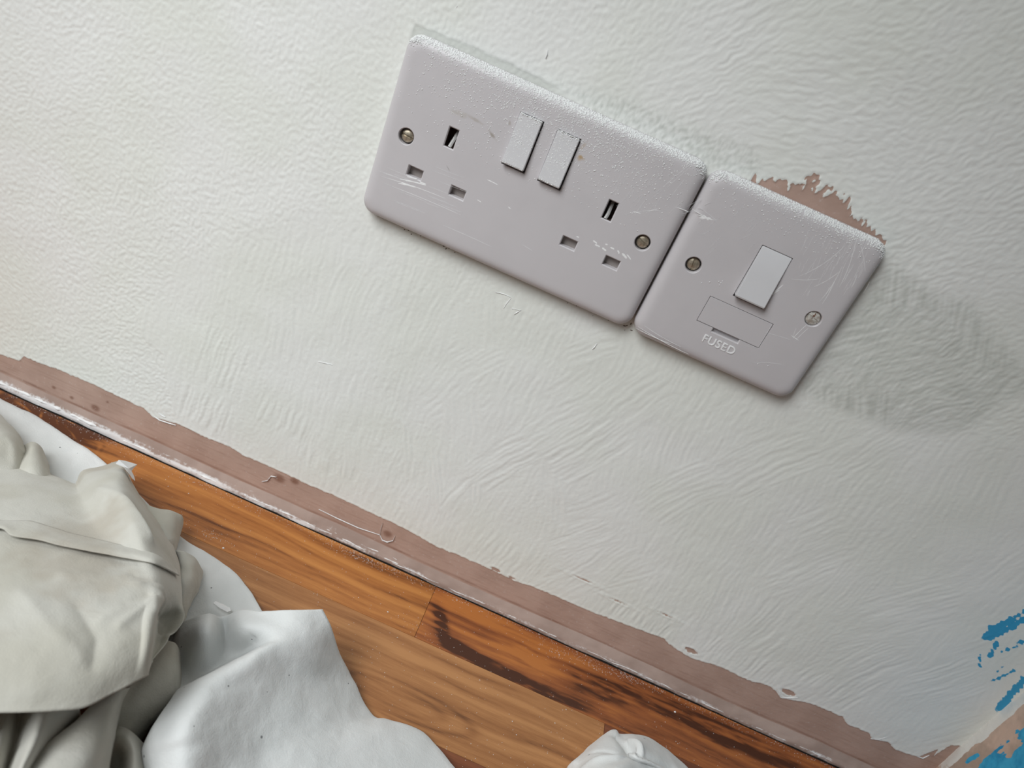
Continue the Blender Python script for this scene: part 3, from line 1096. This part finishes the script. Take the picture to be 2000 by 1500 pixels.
def build_spur():
    ox, w = OX2, 86.0
    root = empty('fused_spur', mm((ox, 0, 0)))
    tag(root, 'square white fused spur switch plate right of the double socket', 'switch')
    rk = (35.7, 50.3, 38.7, 64.0)
    fu = (26.5, 58.8, 19.8, 33.1)
    sc = [(12.3, 43.2), (73.4, 43.2)]
    cut = [cutter_box((rk[0]+rk[1])/2, (rk[2]+rk[3])/2-.4, rk[1]-rk[0]+.55, rk[3]-rk[2]+1.35, 9, 6.5, .1, .2),
           cutter_box((fu[0]+fu[1])/2, (fu[2]+fu[3])/2, fu[1]-fu[0]+.44, fu[3]-fu[2]+.44, 9, 5.0, .06, .2),
           cutter_box(42.2, 18.9, 13.6, 2.4, 9, 2.2, .5, .3)]
    cut += [cutter_cyl(x, z, 7.4, 9, 6.2) for x, z in sc]
    plate = plate_with_holes('faceplate', w, 86.0, cut, root)
    tag(plate, 'scuffed white plastic faceplate')
    rocker(*rk, -9.15, -12.8, root)
    fc = box_part('fuse_carrier', fu[0], fu[1], -9.02, -4.2, fu[2], fu[3], MAT_PLATE, root, 0.18)
    tag(fc, 'flush rectangular fuse carrier')
    screw(*sc[0], 82, root, MAT_METAL)
    s2 = screw(*sc[1], 15, root, MAT_PSCREW, face=-7.9, d=7.0, raised=True)
    tag(s2, 'screw clogged with white paint and rust')
    rs = np.random.RandomState(9)
    n = 26
    P = np.stack([sc[1][0]-.3+rs.normal(0, .32, n), np.full(n, -8.25), sc[1][1]+1.3+rs.normal(0, .55, n)], -1)
    specks('rust_spot', P, MAT_RUST, s2, rs.uniform(.15, .4, n), seed=3)
    # raised lettering
    cu = bpy.data.curves.new('lettering', 'FONT')
    cu.body = 'FUSED'
    cu.size = 5.2
    cu.extrude = 0.22
    cu.bevel_depth = 0.05
    cu.space_character = 1.08
    to = bpy.data.objects.new('lettering_tmp', cu)
    COL.objects.link(to)
    bpy.context.view_layer.update()
    me = bpy.data.meshes.new_from_object(to.evaluated_get(bpy.context.evaluated_depsgraph_get()))
    bpy.data.objects.remove(to, do_unlink=True)
    co = np.zeros(len(me.vertices)*3)
    me.vertices.foreach_get('co', co)
    co = co.reshape(-1, 3)
    lo, hi = co.min(0), co.max(0)
    tw, th = 16.6, 4.1
    X = 33.4+(co[:, 0]-lo[0])/(hi[0]-lo[0])*tw
    Z = 11.2+(co[:, 1]-lo[1])/(hi[1]-lo[1])*th
    Y = -9.0-co[:, 2]
    me.vertices.foreach_set('co', (np.stack([X, Y, Z], -1)*0.001).ravel())
    me.flip_normals()
    me.update()
    me.materials.clear()
    lt = new_obj('lettering', me, MAT_SMEAR, root)
    tag(lt, 'raised moulded word FUSED')
    X, Z, s = dust_points(w, 2600, 330, rs, 6.0)
    k = (Z > 70) & ~((X > rk[0]) & (X < rk[1]) & (Z < rk[3]+1))
    X, Z, s = X[k], Z[k], s[k]
    P = np.stack([X, -plate_front(X, Z, w)-0.02, Z], -1)
    extra = [(1370, 553), (1404, 550), (1408, 553), (1411, 549), (1405, 557), (1386, 551), (1500, 715), (1480, 711), (1499, 558), (1466, 573), (1478, 577)]
    E2 = np.array([(to_plate(a, b, ox)[0], -9.05, to_plate(a, b, ox)[1]) for a, b in extra])
    du = specks('paint_specks', np.r_[P, E2], MAT_DUST, root, np.r_[s, np.full(len(E2), .35)], seed=18)
    tag(du, 'fine white roller spatter')
    rnd = random.Random(6)
    L = [(1352, 408, 1395, 430, .35, -.5), (1362, 420, 1392, 430, .5, 0), (1366, 426, 1388, 426, 1.0, 0), (1374, 420, 1384, 430, .9, 0),
         (1362, 404, 1400, 432, .12, .4), (1240, 640, 1310, 672, .28, -.4), (1246, 638, 1345, 692, .3, -.6), (1258, 636, 1330, 678, .2, -.5),
         (1500, 582, 1526, 560, .5, .2), (1505, 578, 1522, 566, .7, 0), (1512, 570, 1530, 556, .5, 0),
         (1560, 540, 1650, 480, .2, -1.5), (1545, 545, 1600, 545, .2, -.5), (1590, 560, 1640, 530, .2, -.6), (1640, 560, 1672, 470, .25, -.8),
         (1600, 590, 1645, 520, .2, -.8), (1605, 595, 1632, 545, .22, -.4), (1548, 662, 1576, 634, .3, .2), (1553, 666, 1580, 640, .2, .2), (1545, 655, 1560, 665, .4, 0),
         (1555, 640, 1548, 660, .12, 0), (1490, 648, 1545, 664, .12, .1), (1508, 633, 1481, 679, .22, 0), (1470, 708, 1530, 712, .14, .4), (1680, 475, 1690, 530, .2, .3), (1675, 505, 1690, 480, .2, .2)]
    for i in range(55):
        a, b = rnd.uniform(1560, 1690), rnd.uniform(480, 580)
        k = rnd.uniform(12, 40)
        L.append((a, b, a+k*rnd.uniform(.3, .7), b-k, .08, rnd.uniform(-.4, .2)))
    L = [l for l in L if l[2] < 1715]
    for i in range(14):
        a, b = rnd.uniform(1360, 1480), rnd.uniform(400, 500)
        k = rnd.uniform(10, 30)
        L.append((a, b, a+k, b-k*rnd.uniform(.4, 1.2), .06, rnd.uniform(-.3, .3)))
    smear(root, px_strokes(L, ox))
    return root


build_double()
build_spur()

# ------------------------------------------------------------------ cloth
def catmull(P, n):
    """P: (k, m, 3) -> interpolate along axis 0 with n steps per span"""
    k = P.shape[0]
    ext = np.concatenate([2*P[:1]-P[1:2], P, 2*P[-1:]-P[-2:-1]], 0)
    out = []
    for i in range(k-1):
        p0, p1, p2, p3 = ext[i], ext[i+1], ext[i+2], ext[i+3]
        for t in np.arange(n)/n:
            out.append(0.5*((2*p1)+(-p0+p2)*t+(2*p0-5*p1+4*p2-p3)*t*t+(-p0+3*p1-3*p2+p3)*t**3))
    out.append(P[-1])
    return np.array(out)


def cloth_patch(rows, n=14, skirt=True, wr=0.5, seed=1, drop=3.0, sides='TBLR', micro=1.0, base_h=0.6, creases=()):
    P = np.array([[floor_pt(a, b, h) for (a, b, h) in row] for row in rows])
    G = catmull(P, n)
    G = catmull(G.transpose(1, 0, 2), n).transpose(1, 0, 2)
    # wrinkles along the normal
    du = np.gradient(G, axis=1)
    dv = np.gradient(G, axis=0)
    N = np.cross(du, dv)
    N /= np.linalg.norm(N, axis=2, keepdims=True)+1e-9
    N *= np.where(N[..., 2:] < 0, -1, 1)
    x, y = G[..., 0], G[..., 1]
    w = wr*(1.1*perlin(x/17+.5*perlin(x/30, y/30, seed), y/26, seed+1)+0.55*perlin(x/7, y/11, seed+2)+0.2*micro*perlin(x/3, y/3.5, seed+3))
    for (pts, hgt, a, wd) in creases:
        q = [floor_pt(cx, cy, hgt)[:2] for cx, cy in pts]
        dd = seg_dist(x, y, q)
        w = w+1.5*a*np.exp(-(dd/(0.8*wd))**1.2)
    G = G+N*w[..., None]
    G[..., 2] = np.maximum(G[..., 2], FLOOR+0.5)
    if skirt:
        def ringed(G, axis, front):
            edge = np.take(G, 0 if front else -1, axis)
            ins = np.take(G, 4 if front else -5, axis)
            out = edge-ins
            out[:, 2] = 0
            out /= np.linalg.norm(out, axis=1, keepdims=True)+1e-9
            hgt = np.maximum(edge[:, 2]-FLOOR-base_h, 0.1)
            rr = np.minimum(hgt*0.25, drop)
            rings = []
            for f, g in ((0.45, .12), (.85, .4), (1.0, .75), (1.0, 1.0)):
                q = edge+out*(rr*f)[:, None]
                q[:, 2] = edge[:, 2]-hgt*g
                rings.append(q)
            rings = np.stack(rings, axis)
            if front:
                rings = np.flip(rings, axis)
                return np.concatenate([rings, G], axis)
            return np.concatenate([G, rings], axis)
        if 'T' in sides:
            G = ringed(G, 0, True)
        if 'B' in sides:
            G = ringed(G, 0, False)
        if 'L' in sides:
            G = ringed(G, 1, True)
        if 'R' in sides:
            G = ringed(G, 1, False)
    return G


def join_grids(name, grids, mat, origin):
    V, F, off = [], [], 0
    for G in grids:
        nr, nc = G.shape[:2]
        idx = np.arange(nr*nc).reshape(nr, nc)+off
        f = np.stack([idx[:-1, :-1], idx[1:, :-1], idx[1:, 1:], idx[:-1, 1:]], -1).reshape(-1, 4)
        V.append(mm(G.reshape(-1, 3))-np.asarray(origin))
        F.append(f)
        off += nr*nc
    V, F = np.concatenate(V), np.concatenate(F)
    me = bpy.data.meshes.new(name)
    me.from_pydata(V.tolist(), [], F.tolist())
    me.materials.append(mat)
    smooth_all(me)
    return me


def cloth_material(name, c1, c2, flecks=False, stains=None, translucent=0.0):
    m = NT(name, rough=0.85, spec=0.15)
    m.bsdf.inputs['Sheen Weight'].default_value = 0.15
    c = m.mix(m.rng(m.noise(22, 3, .55), .35, .65), c1, c2)
    if stains:
        c = m.mix(m.math('MULTIPLY', m.rng(m.noise(16, 4, .6, m.mapped((1, 1, 1), (0, 0, 0), (3, 1, 2))), .52, .68), .55), c, stains)
    if flecks:
        v = m.n('ShaderNodeTexVoronoi')
        v.inputs['Scale'].default_value = 130
        m.link(m.pos(), v.inputs['Vector'])
        rad = m.rng(m.noise(60, 2, .5), .35, .7, 0.0, 0.11)
        s = m.math('LESS_THAN', v.outputs['Distance'], rad)
        c = m.mix(m.math('MULTIPLY', s, .75), c, srgb(88, 88, 92))
    m.color(c)
    wv = m.math('ADD', m.math('MULTIPLY', m.noise(1400, 2, .5), 0.25), m.noise(110, 4, .6, None, .6))
    m.bump(wv, 0.35, 0.0012)
    return m.mat


MAT_CREAM = cloth_material('cream_cotton', srgb(197, 195, 187), srgb(186, 183, 172), stains=srgb(166, 156, 141))
MAT_SPECK = cloth_material('speckled_fleece', srgb(224, 225, 224), srgb(214, 216, 215), flecks=True)
MAT_SMALL = cloth_material('white_cotton', srgb(226, 227, 226), srgb(218, 220, 218), flecks=True)

PS = [
    [[(-90, 730, 2), (0, 780, 2), (70, 813, 2), (130, 853, 3), (190, 892, 3), (262, 958, 3), (345, 1042, 4), (400, 1078, 4), (450, 1112, 4), (487, 1155, 4), (512, 1197, 5)],
     [(-90, 790, 4), (-20, 830, 5), (40, 860, 5), (100, 900, 4), (160, 940, 4), (230, 1010, 4), (310, 1090, 6), (360, 1130, 6), (410, 1160, 5), (440, 1190, 4), (470, 1225, 4)],
     [(-90, 900, 5), (-30, 920, 5), (20, 950, 5), (80, 1000, 5), (130, 1040, 5), (190, 1090, 5), (260, 1160, 5), (310, 1200, 5), (350, 1230, 4), (390, 1260, 3), (420, 1300, 3)],
     [(-90, 1100, 5), (-40, 1150, 5), (0, 1200, 5), (40, 1230, 5), (90, 1260, 5), (150, 1300, 5), (200, 1340, 5), (240, 1360, 5), (280, 1380, 4), (320, 1400, 3), (360, 1420, 3)]],
    [[(357, 1216, 12), (404, 1200, 22), (436, 1205, 14), (472, 1192, 24), (512, 1196, 34), (570, 1193, 41), (630, 1191, 39)],
     [(352, 1255, 14), (405, 1235, 31), (440, 1240, 9), (474, 1228, 33), (530, 1222, 39), (585, 1220, 41), (642, 1215, 35)],
     [(350, 1340, 12), (400, 1318, 14), (440, 1296, 12), (480, 1276, 18), (535, 1250, 41), (595, 1248, 39), (650, 1240, 29)],
     [(345, 1352, 36), (395, 1325, 42), (440, 1303, 44), (480, 1286, 45), (530, 1268, 44), (600, 1285, 34), (664, 1285, 17)],
     [(310, 1405, 40), (375, 1375, 50), (430, 1355, 47), (490, 1340, 41), (550, 1325, 34), (620, 1335, 22), (690, 1335, 7)],
     [(290, 1450, 36), (360, 1430, 50), (430, 1415, 43), (500, 1405, 34), (570, 1395, 27), (650, 1400, 17), (728, 1398, 3)],
     [(294, 1475, 35), (360, 1462, 47), (432, 1450, 40), (505, 1442, 31), (580, 1432, 25), (665, 1422, 16), (760, 1407, 3)],
     [(298, 1500, 34), (360, 1490, 45), (435, 1485, 36), (510, 1478, 28), (590, 1468, 24), (690, 1448, 16), (826, 1431, 3)],
     [(302, 1530, 34), (362, 1525, 42), (440, 1520, 33), (518, 1515, 26), (600, 1510, 23), (720, 1500, 15), (886, 1500, 3)],
     [(310, 1580, 30), (370, 1570, 38), (450, 1570, 30), (530, 1570, 24), (620, 1570, 20), (740, 1560, 13), (930, 1560, 3)]],
]
PC = [
    # main dome
    [[(-60, 902, 16), (0, 905, 17), (50, 911, 17), (100, 928, 16), (142, 944, 14), (150, 940, 15), (163, 919, 18), (200, 911, 20), (236, 902, 20), (248, 922, 18), (258, 945, 16)],
     [(-60, 950, 42), (0, 955, 44), (50, 960, 46), (105, 970, 45), (150, 975, 42), (170, 968, 44), (195, 955, 50), (225, 945, 54), (246, 945, 46), (262, 960, 34), (280, 980, 16)],
     [(-60, 1000, 58), (0, 1008, 60), (60, 1015, 61), (120, 1028, 60), (175, 1035, 58), (205, 1030, 60), (235, 1022, 65), (262, 1018, 68), (282, 1020, 60), (300, 1022, 44), (318, 1030, 18)],
     [(-60, 1045, 67), (0, 1050, 68), (60, 1058, 69), (130, 1068, 69), (190, 1080, 68), (230, 1085, 68), (262, 1090, 70), (292, 1092, 71), (315, 1095, 62), (334, 1095, 46), (348, 1092, 24)],
     [(-60, 1120, 76), (0, 1120, 77), (60, 1130, 78), (130, 1140, 78), (200, 1150, 77), (245, 1152, 76), (280, 1155, 75), (312, 1158, 73), (326, 1160, 64), (344, 1163, 54), (354, 1168, 46)],
     [(-60, 1220, 82), (0, 1220, 83), (60, 1225, 84), (130, 1225, 84), (195, 1220, 82), (240, 1215, 81), (275, 1210, 79), (296, 1206, 77), (305, 1209, 52), (330, 1210, 46), (359, 1207, 49)],
     [(-60, 1320, 84), (0, 1322, 85), (60, 1325, 85), (120, 1322, 84), (185, 1312, 82), (235, 1295, 80), (270, 1275, 78), (289, 1262, 76), (297, 1261, 54), (312, 1257, 48), (328, 1252, 50)],
     [(-60, 1392, 80), (0, 1392, 81), (60, 1391, 81), (110, 1388, 80), (165, 1382, 78), (215, 1358, 76), (255, 1338, 74), (280, 1322, 71), (284, 1316, 66), (287, 1308, 62), (289, 1300, 60)]],
    # fold behind on the left
    [[(-60, 770, 10), (-20, 795, 12), (10, 820, 14), (32, 842, 14), (44, 862, 12)],
     [(-60, 830, 28), (-20, 835, 28), (8, 848, 28), (28, 862, 26), (45, 878, 20)],
     [(-60, 880, 30), (-20, 882, 30), (10, 880, 28), (30, 888, 26), (45, 892, 20)],
     [(-60, 930, 24), (-20, 930, 24), (10, 930, 24), (30, 930, 22), (50, 925, 18)]],
    [[(50, 868, 14), (60, 863, 16), (72, 866, 16), (84, 880, 12), (95, 910, 6)],
     [(50, 882, 16), (62, 878, 22), (76, 884, 20), (86, 900, 14), (96, 925, 6)],
     [(40, 905, 22), (60, 905, 26), (80, 912, 24), (95, 925, 16), (110, 945, 8)],
     [(40, 940, 22), (60, 940, 24), (85, 945, 22), (105, 950, 16), (120, 960, 8)]],
    # tab and loop on the right flank
    [[(285, 985, 22), (310, 994, 22), (332, 998, 20), (351, 1006, 16)],
     [(300, 1020, 26), (320, 1022, 26), (338, 1022, 22), (351, 1028, 14)],
     [(315, 1055, 28), (330, 1055, 26), (342, 1052, 20), (347, 1054, 12)]],
    [[(340, 1075, 20), (360, 1078, 22), (380, 1090, 18), (393, 1112, 10)],
     [(340, 1105, 14), (352, 1108, 22), (375, 1112, 24), (394, 1125, 10)],
     [(345, 1135, 30), (360, 1135, 30), (378, 1138, 24), (389, 1145, 10)],
     [(348, 1180, 26), (358, 1180, 24), (370, 1172, 18), (378, 1166, 8)]],
    # shaded middle fold
    [[(300, 1250, 24), (335, 1254, 26), (346, 1265, 22), (353, 1290, 8)],
     [(270, 1310, 34), (310, 1310, 34), (340, 1315, 28), (353, 1330, 10)],
     [(235, 1370, 36), (280, 1370, 34), (320, 1375, 26), (345, 1365, 12)],
     [(220, 1420, 30), (255, 1422, 28), (285, 1425, 16), (300, 1410, 6)]],
    # flap and folds at the front
    [[(185, 1372, 44), (215, 1358, 42), (235, 1348, 40), (252, 1344, 36)],
     [(140, 1415, 48), (180, 1400, 50), (215, 1390, 46), (236, 1376, 36)],
     [(90, 1455, 52), (150, 1450, 56), (195, 1445, 52), (224, 1425, 38)],
     [(40, 1510, 54), (110, 1510, 60), (170, 1510, 56), (209, 1500, 38)],
     [(0, 1560, 54), (80, 1580, 62), (150, 1590, 56), (200, 1590, 38)]],
    [[(-60, 1375, 48), (10, 1375, 54), (45, 1375, 47), (80, 1375, 60), (115, 1375, 57), (150, 1372, 52)],
     [(-60, 1440, 50), (0, 1440, 57), (32, 1440, 46), (65, 1440, 62), (90, 1438, 55), (120, 1425, 46)],
     [(-60, 1500, 50), (-20, 1500, 57), (15, 1500, 46), (40, 1500, 62), (62, 1495, 54), (80, 1480, 44)],
     [(-80, 1580, 46), (-50, 1580, 52), (-20, 1580, 42), (10, 1580, 56), (35, 1570, 48), (55, 1550, 40)]],
    [[(215, 1420, 28), (240, 1420, 32), (262, 1434, 32), (284, 1458, 22)],
     [(210, 1450, 30), (238, 1444, 34), (262, 1455, 36), (287, 1475, 24)],
     [(208, 1490, 24), (235, 1485, 22), (262, 1490, 34), (290, 1500, 24)],
     [(205, 1560, 22), (230, 1560, 20), (258, 1560, 34), (295, 1560, 24)]],
]
HEM = [[(-60, 1000, 60), (0, 1016, 62.5), (40, 1018, 63), (66, 1020, 63), (140, 1042, 64.5), (200, 1056, 65), (240, 1066, 67), (300, 1082, 70), (328, 1100, 61), (346, 1114, 46)],
       [(-60, 1022, 66), (0, 1025, 68), (30, 1036, 69.5), (70, 1040, 70), (130, 1056, 71), (200, 1070, 70.5), (250, 1080, 72), (300, 1092, 73.5), (326, 1107, 64), (348, 1120, 50)],
       [(-60, 1030, 68), (0, 1031, 69), (24, 1046, 71.5), (72, 1053, 72), (120, 1065, 72.5), (200, 1081, 72), (260, 1092, 73), (300, 1100, 73.5), (325, 1111, 66), (350, 1124, 52)]]
PR = [[[(1150, 1458, 6), (1185, 1432, 10), (1202, 1427, 10), (1212, 1436, 8), (1240, 1435, 8), (1268, 1442, 6), (1305, 1466, 3)],
       [(1132, 1480, 10), (1165, 1462, 20), (1200, 1460, 24), (1225, 1455, 16), (1248, 1452, 22), (1280, 1465, 14), (1335, 1492, 3)],
       [(1130, 1500, 12), (1165, 1492, 26), (1205, 1485, 30), (1228, 1480, 22), (1245, 1478, 28), (1290, 1490, 22), (1365, 1525, 3)],
       [(1130, 1540, 14), (1170, 1540, 32), (1210, 1510, 36), (1260, 1498, 24), (1290, 1505, 20), (1330, 1530, 16), (1400, 1560, 3)],
       [(1130, 1600, 8), (1180, 1600, 22), (1230, 1600, 26), (1280, 1600, 20), (1320, 1600, 18), (1370, 1600, 14), (1450, 1620, 3)]]]


def make_cloth(name, patches, mat, label, cat, wr, seed, thick=0.5, opts=None):
    opt = opts or {}
    grids = [cloth_patch(p, n=12 if len(p[0]) > 8 else 14, wr=wr*(1 if i else 1.0), seed=seed+i*11, **opt.get(i, opt.get('all', {}))) for i, p in enumerate(patches)]
    base = mm(floor_pt(*[np.mean([[q[0], q[1]] for r in patches[0] for q in r], 0)[k] for k in (0, 1)]))
    me = join_grids(name, grids, mat, base)
    o = new_obj(name, me, None)
    o.location = base
    md = o.modifiers.new('thickness', 'SOLIDIFY')
    md.thickness = thick*0.001
    md.offset = 0
    tag(o, label, cat)
    return o, base


SHEET, _ = make_cloth('dust_sheet', PS, MAT_SPECK, 'pale grey-white dust sheet with dark specks lying on the floorboards', 'dust sheet', 0.5, 500, 0.7)
CREAM, cb = make_cloth('dust_sheet', PC, MAT_CREAM, 'crumpled cream cotton sheet with a hem, heaped on the left', 'dust sheet', 0.4, 600, 0.5, {
    'all': dict(base_h=6.5), 0: dict(sides='TL', base_h=6.5, creases=[
        ([(198, 930), (250, 1000), (285, 1075)], 60, 1.6, 3.0), ([(255, 1152), (345, 1172)], 73, 1.1, 2.2), ([(225, 1165), (330, 1140)], 73, .9, 2.4),
        ([(228, 1240), (312, 1160)], 77, 1.0, 2.4), ([(195, 1218), (285, 1168)], 79, .8, 2.6), ([(120, 1128), (295, 1122)], 76, .8, 3.0), ([(245, 1195), (335, 1150)], 75, -.8, 2.2),
        ([(300, 1160), (296, 1206), (290, 1262), (284, 1315)], 77, .9, 2.0), ([(262, 1128), (338, 1140)], 73, -.7, 1.8), ([(150, 1175), (190, 1250), (180, 1300)], 82, -.9, 4), ([(40, 1150), (100, 1240), (160, 1290)], 83, .9, 6)])})
hemg = cloth_patch(HEM, n=12, skirt=False, wr=0.2, seed=700)
hm = new_obj('hem', join_grids('hem', [hemg], MAT_CREAM, cb), None, CREAM)
md = hm.modifiers.new('thickness', 'SOLIDIFY'); md.thickness = 0.0006; md.offset = 0
make_cloth('cloth', PR, MAT_SMALL, 'small bunched white cloth near the plank joint at the lower edge', 'cloth', 0.35, 800, 0.5, {0: dict(creases=[
    ([(1211, 1436), (1224, 1462), (1232, 1480)], 18, -2.2, 3.2), ([(1240, 1440), (1246, 1463), (1250, 1478)], 22, 1.8, 2.4),
    ([(1134, 1483), (1190, 1486), (1225, 1484)], 26, 1.2, 2.2), ([(1242, 1486), (1290, 1489), (1325, 1493)], 20, -2.0, 3.0), ([(1165, 1462), (1200, 1478)], 24, -.8, 1.6)])})

# ------------------------------------------------------------------ scraps, crumbs, dust
def scrap(name, outline, h0, bend, mat, label, cat, thick=0.25):
    pts = [floor_pt(a, b, h) for a, b, h in outline]
    base = mm(np.mean(pts, 0))
    n = len(pts)
    V = [p for p in pts]+[np.mean(pts, 0)+np.array([0, 0, bend])]
    V += [p-np.array([0, 0, thick]) for p in V]
    F = []
    for i in range(n):
        j = (i+1) % n
        F += [(i, j, n), (n+1+j, n+1+i, 2*n+1), (j, i, n+1+i, n+1+j)]
    me = pydata(name, V, F, origin=base)
    o = new_obj(name, me, mat)
    o.location = base
    tag(o, label, cat)
    return o


MAT_PAPER = simple('white_paper', srgb(236, 236, 236), .7, var=.03, vscale=80)
scrap('paper_scrap', [(226, 905, 37), (232, 898, 38), (245, 900, 35), (268, 907, 30), (260, 915, 30), (257, 920, 30), (262, 930, 30), (264, 939, 29), (258, 934, 32), (250, 922, 37), (242, 912, 39)],
      34, 0.6, MAT_PAPER, 'torn scrap of white paper on the tip of the cream sheet', 'paper')
scrap('paint_flake', [(416, 1178, 8.5), (421, 1174, 8.5), (436, 1180, 8.3), (449, 1187, 8.3), (451, 1193, 8.0), (444, 1195, 8.2), (430, 1188, 8.4)],
      8, 0.7, MAT_SMEAR, 'pale elongated paint flake on the flat speckled sheet', 'paint flake', 0.4)


def crumb(px, py, r, label, seed):
    p = floor_pt(px, py)
    bm = bmesh.new()
    bmesh.ops.create_icosphere(bm, subdivisions=2, radius=1)
    rs = np.random.RandomState(seed)
    for v in bm.verts:
        k = 1+0.35*perlin(v.co.x*1.6+seed, v.co.y*1.6+v.co.z, seed)+rs.uniform(-.08, .08)
        v.co = Vector((v.co.x*r*1.25*k, v.co.y*r*k, max(v.co.z*k, -.6)*r*.8))
    bmesh.ops.translate(bm, verts=bm.verts, vec=(0, 0, r*.47))
    o = new_obj('plaster_crumb', bm_to_mesh(bm, 'plaster_crumb', angle=180), MAT_SMEAR)
    o.location = mm(p)
    tag(o, label, 'crumb', 'plaster crumbs on the floor')


for i, (px, py, r, lab) in enumerate([
        (786, 1104, 1.7, 'largest white plaster crumb, beside the wall foot left of the plank end joint'),
        (527, 984, 0.9, 'small white crumb at the wall foot, right of the paper scrap'),
        (76, 791, 0.75, 'white crumb on the dark swirled wood by the sheet edge'),
        (103, 794, 0.8, 'white crumb on dark wood touching the white bead at far left'),
        (38, 767, 0.5, 'tiny white crumb at the far left end of the floor'),
        (1097, 1246, 0.7, 'little white crumb by the wall foot above the russet plank'),
        (436, 1071, 0.5, 'tiny pale crumb on the amber plank beside the speckled sheet'),
        (1318, 1391, 0.55, 'pale crumb on the dark plank right of the bunched cloth')]):
    crumb(px, py, r, lab, 30+i)

rs = np.random.RandomState(77)
N = 2600
px, py = rs.uniform(0, 1650, N), rs.uniform(760, 1500, N)
pts = np.array([floor_pt(a, b) for a, b in zip(px, py)])
ok = (pts[:, 1] < -5.2) & (pts[:, 1] > -130) & (pts[:, 0] < XR-5)
near = rs.uniform(-190, 400, 900)
p2 = np.stack([near, -5.0-np.abs(rs.normal(0, 2.6, 900)), np.full(900, FLOOR)], -1)
p3 = []
for (a, b, n_, s_) in [(1160, 1300, 70, 4), (1085, 1275, 60, 5), (1225, 1322, 120, 4), (1255, 1325, 80, 4), (690, 1080, 160, 7), (730, 1098, 120, 6), (410, 1045, 60, 4), (830, 1230, 40, 8)]:
    c = floor_pt(a, b)
    q = np.stack([c[0]+rs.normal(0, s_*1.6, n_), c[1]+rs.normal(0, s_*.45, n_), np.full(n_, FLOOR)], -1)
    p3.append(q)
p3 = np.concatenate(p3)
p3 = p3[p3[:, 1] < -5.0]
P = np.concatenate([pts[ok], p2, p3])
sz = 1.3*np.concatenate([rs.uniform(.08, .2, ok.sum())*np.where(rs.uniform(size=ok.sum()) < .06, 1.8, 1), rs.uniform(.08, .2, 900), rs.uniform(.08, .2, len(p3))])
base = mm((0, -40, FLOOR))
Pl = (mm(P)-base)*1000
Pl[:, 2] += 0.05
du = specks('sanding_dust', Pl, MAT_DUST, None, sz, normal=(0, 0, 1), seed=44)
du.location = base
tag(du, 'fine white sanding dust scattered over the wood floor', 'dust', kind='stuff')


# dried paint curls and slivers standing off the wall (pieces of the wall's paint)
def wall_chip(pts, w, lift, seed):
    P = [np.array([*wall_pt(a, b)]) for a, b in pts]
    V, F = [], []
    n = len(P)
    for i, p in enumerate(P):
        d = P[min(i+1, n-1)]-P[max(i-1, 0)]
        d = d/(np.linalg.norm(d)+1e-9)
        nn = np.array([-d[1], d[0]])
        ww = 0.6*w*(1-0.6*abs(2*i/(n-1)-1))
        yy = -0.6-0.5*lift*math.sin(math.pi*i/(n-1))
        for s, y in ((-1, -0.25), (0, yy), (1, -0.25)):
            q = p+nn*ww*s/2
            V.append((q[0], y, q[1]))
    for i in range(n-1):
        a = 3*i
        F += [(a, a+3, a+4, a+1), (a+1, a+4, a+5, a+2)]
    o = new_obj('paint_chip', pydata('paint_chip', V, F, True), MAT_SMEAR, WALL)
    return o


for i, (pts, w, l) in enumerate([
        ([(984, 602), (990, 592), (999, 581)], 1.0, .5), ([(1004, 614), (1010, 610), (1018, 605)], 1.0, .5), ([(968, 570), (985, 574), (998, 580)], .6, .25),
        ([(1000, 602), (1010, 604), (1018, 606)], .5, .2), ([(1157, 682), (1161, 678), (1166, 671)], .9, .4), ([(1066, 114), (1069, 106), (1070, 97)], .9, .5),
        ([(889, 20), (894, 12), (896, 4)], .9, .5), ([(622, 706), (634, 708), (650, 712)], .8, .3),
        ([(300, 812), (312, 820), (330, 826), (344, 830)], 1.6, .5), ([(310, 806), (318, 812), (324, 814)], 1.6, .5),
        ([(512, 940), (523, 938), (530, 929), (540, 931)], .8, .9), ([(623, 994), (660, 1012), (700, 1030), (742, 1044)], .7, .5),
        ([(742, 1044), (747, 1054), (757, 1058), (768, 1055), (772, 1046)], .8, .8), ([(742, 1044), (744, 1032), (748, 1020)], .4, .3),
        ([(1174, 1265), (1200, 1278), (1230, 1295), (1280, 1320)], .5, .4), ([(1290, 1322), (1340, 1348), (1390, 1372)], .5, .4),
        ([(1338, 1272), (1348, 1279), (1368, 1277)], .7, .4), ([(1525, 1362), (1540, 1362), (1558, 1362)], .9, .5), ([(1518, 1335), (1520, 1348), (1528, 1360)], .7, .4),
        ([(1700, 1442), (1715, 1443), (1734, 1438)], 1.4, .6), ([(1790, 1476), (1802, 1480), (1815, 1474)], 1.5, .6),
        ([(430, 750), (440, 762), (455, 762), (466, 762)], .6, .4)]):
    wall_chip(pts, w, l, i)
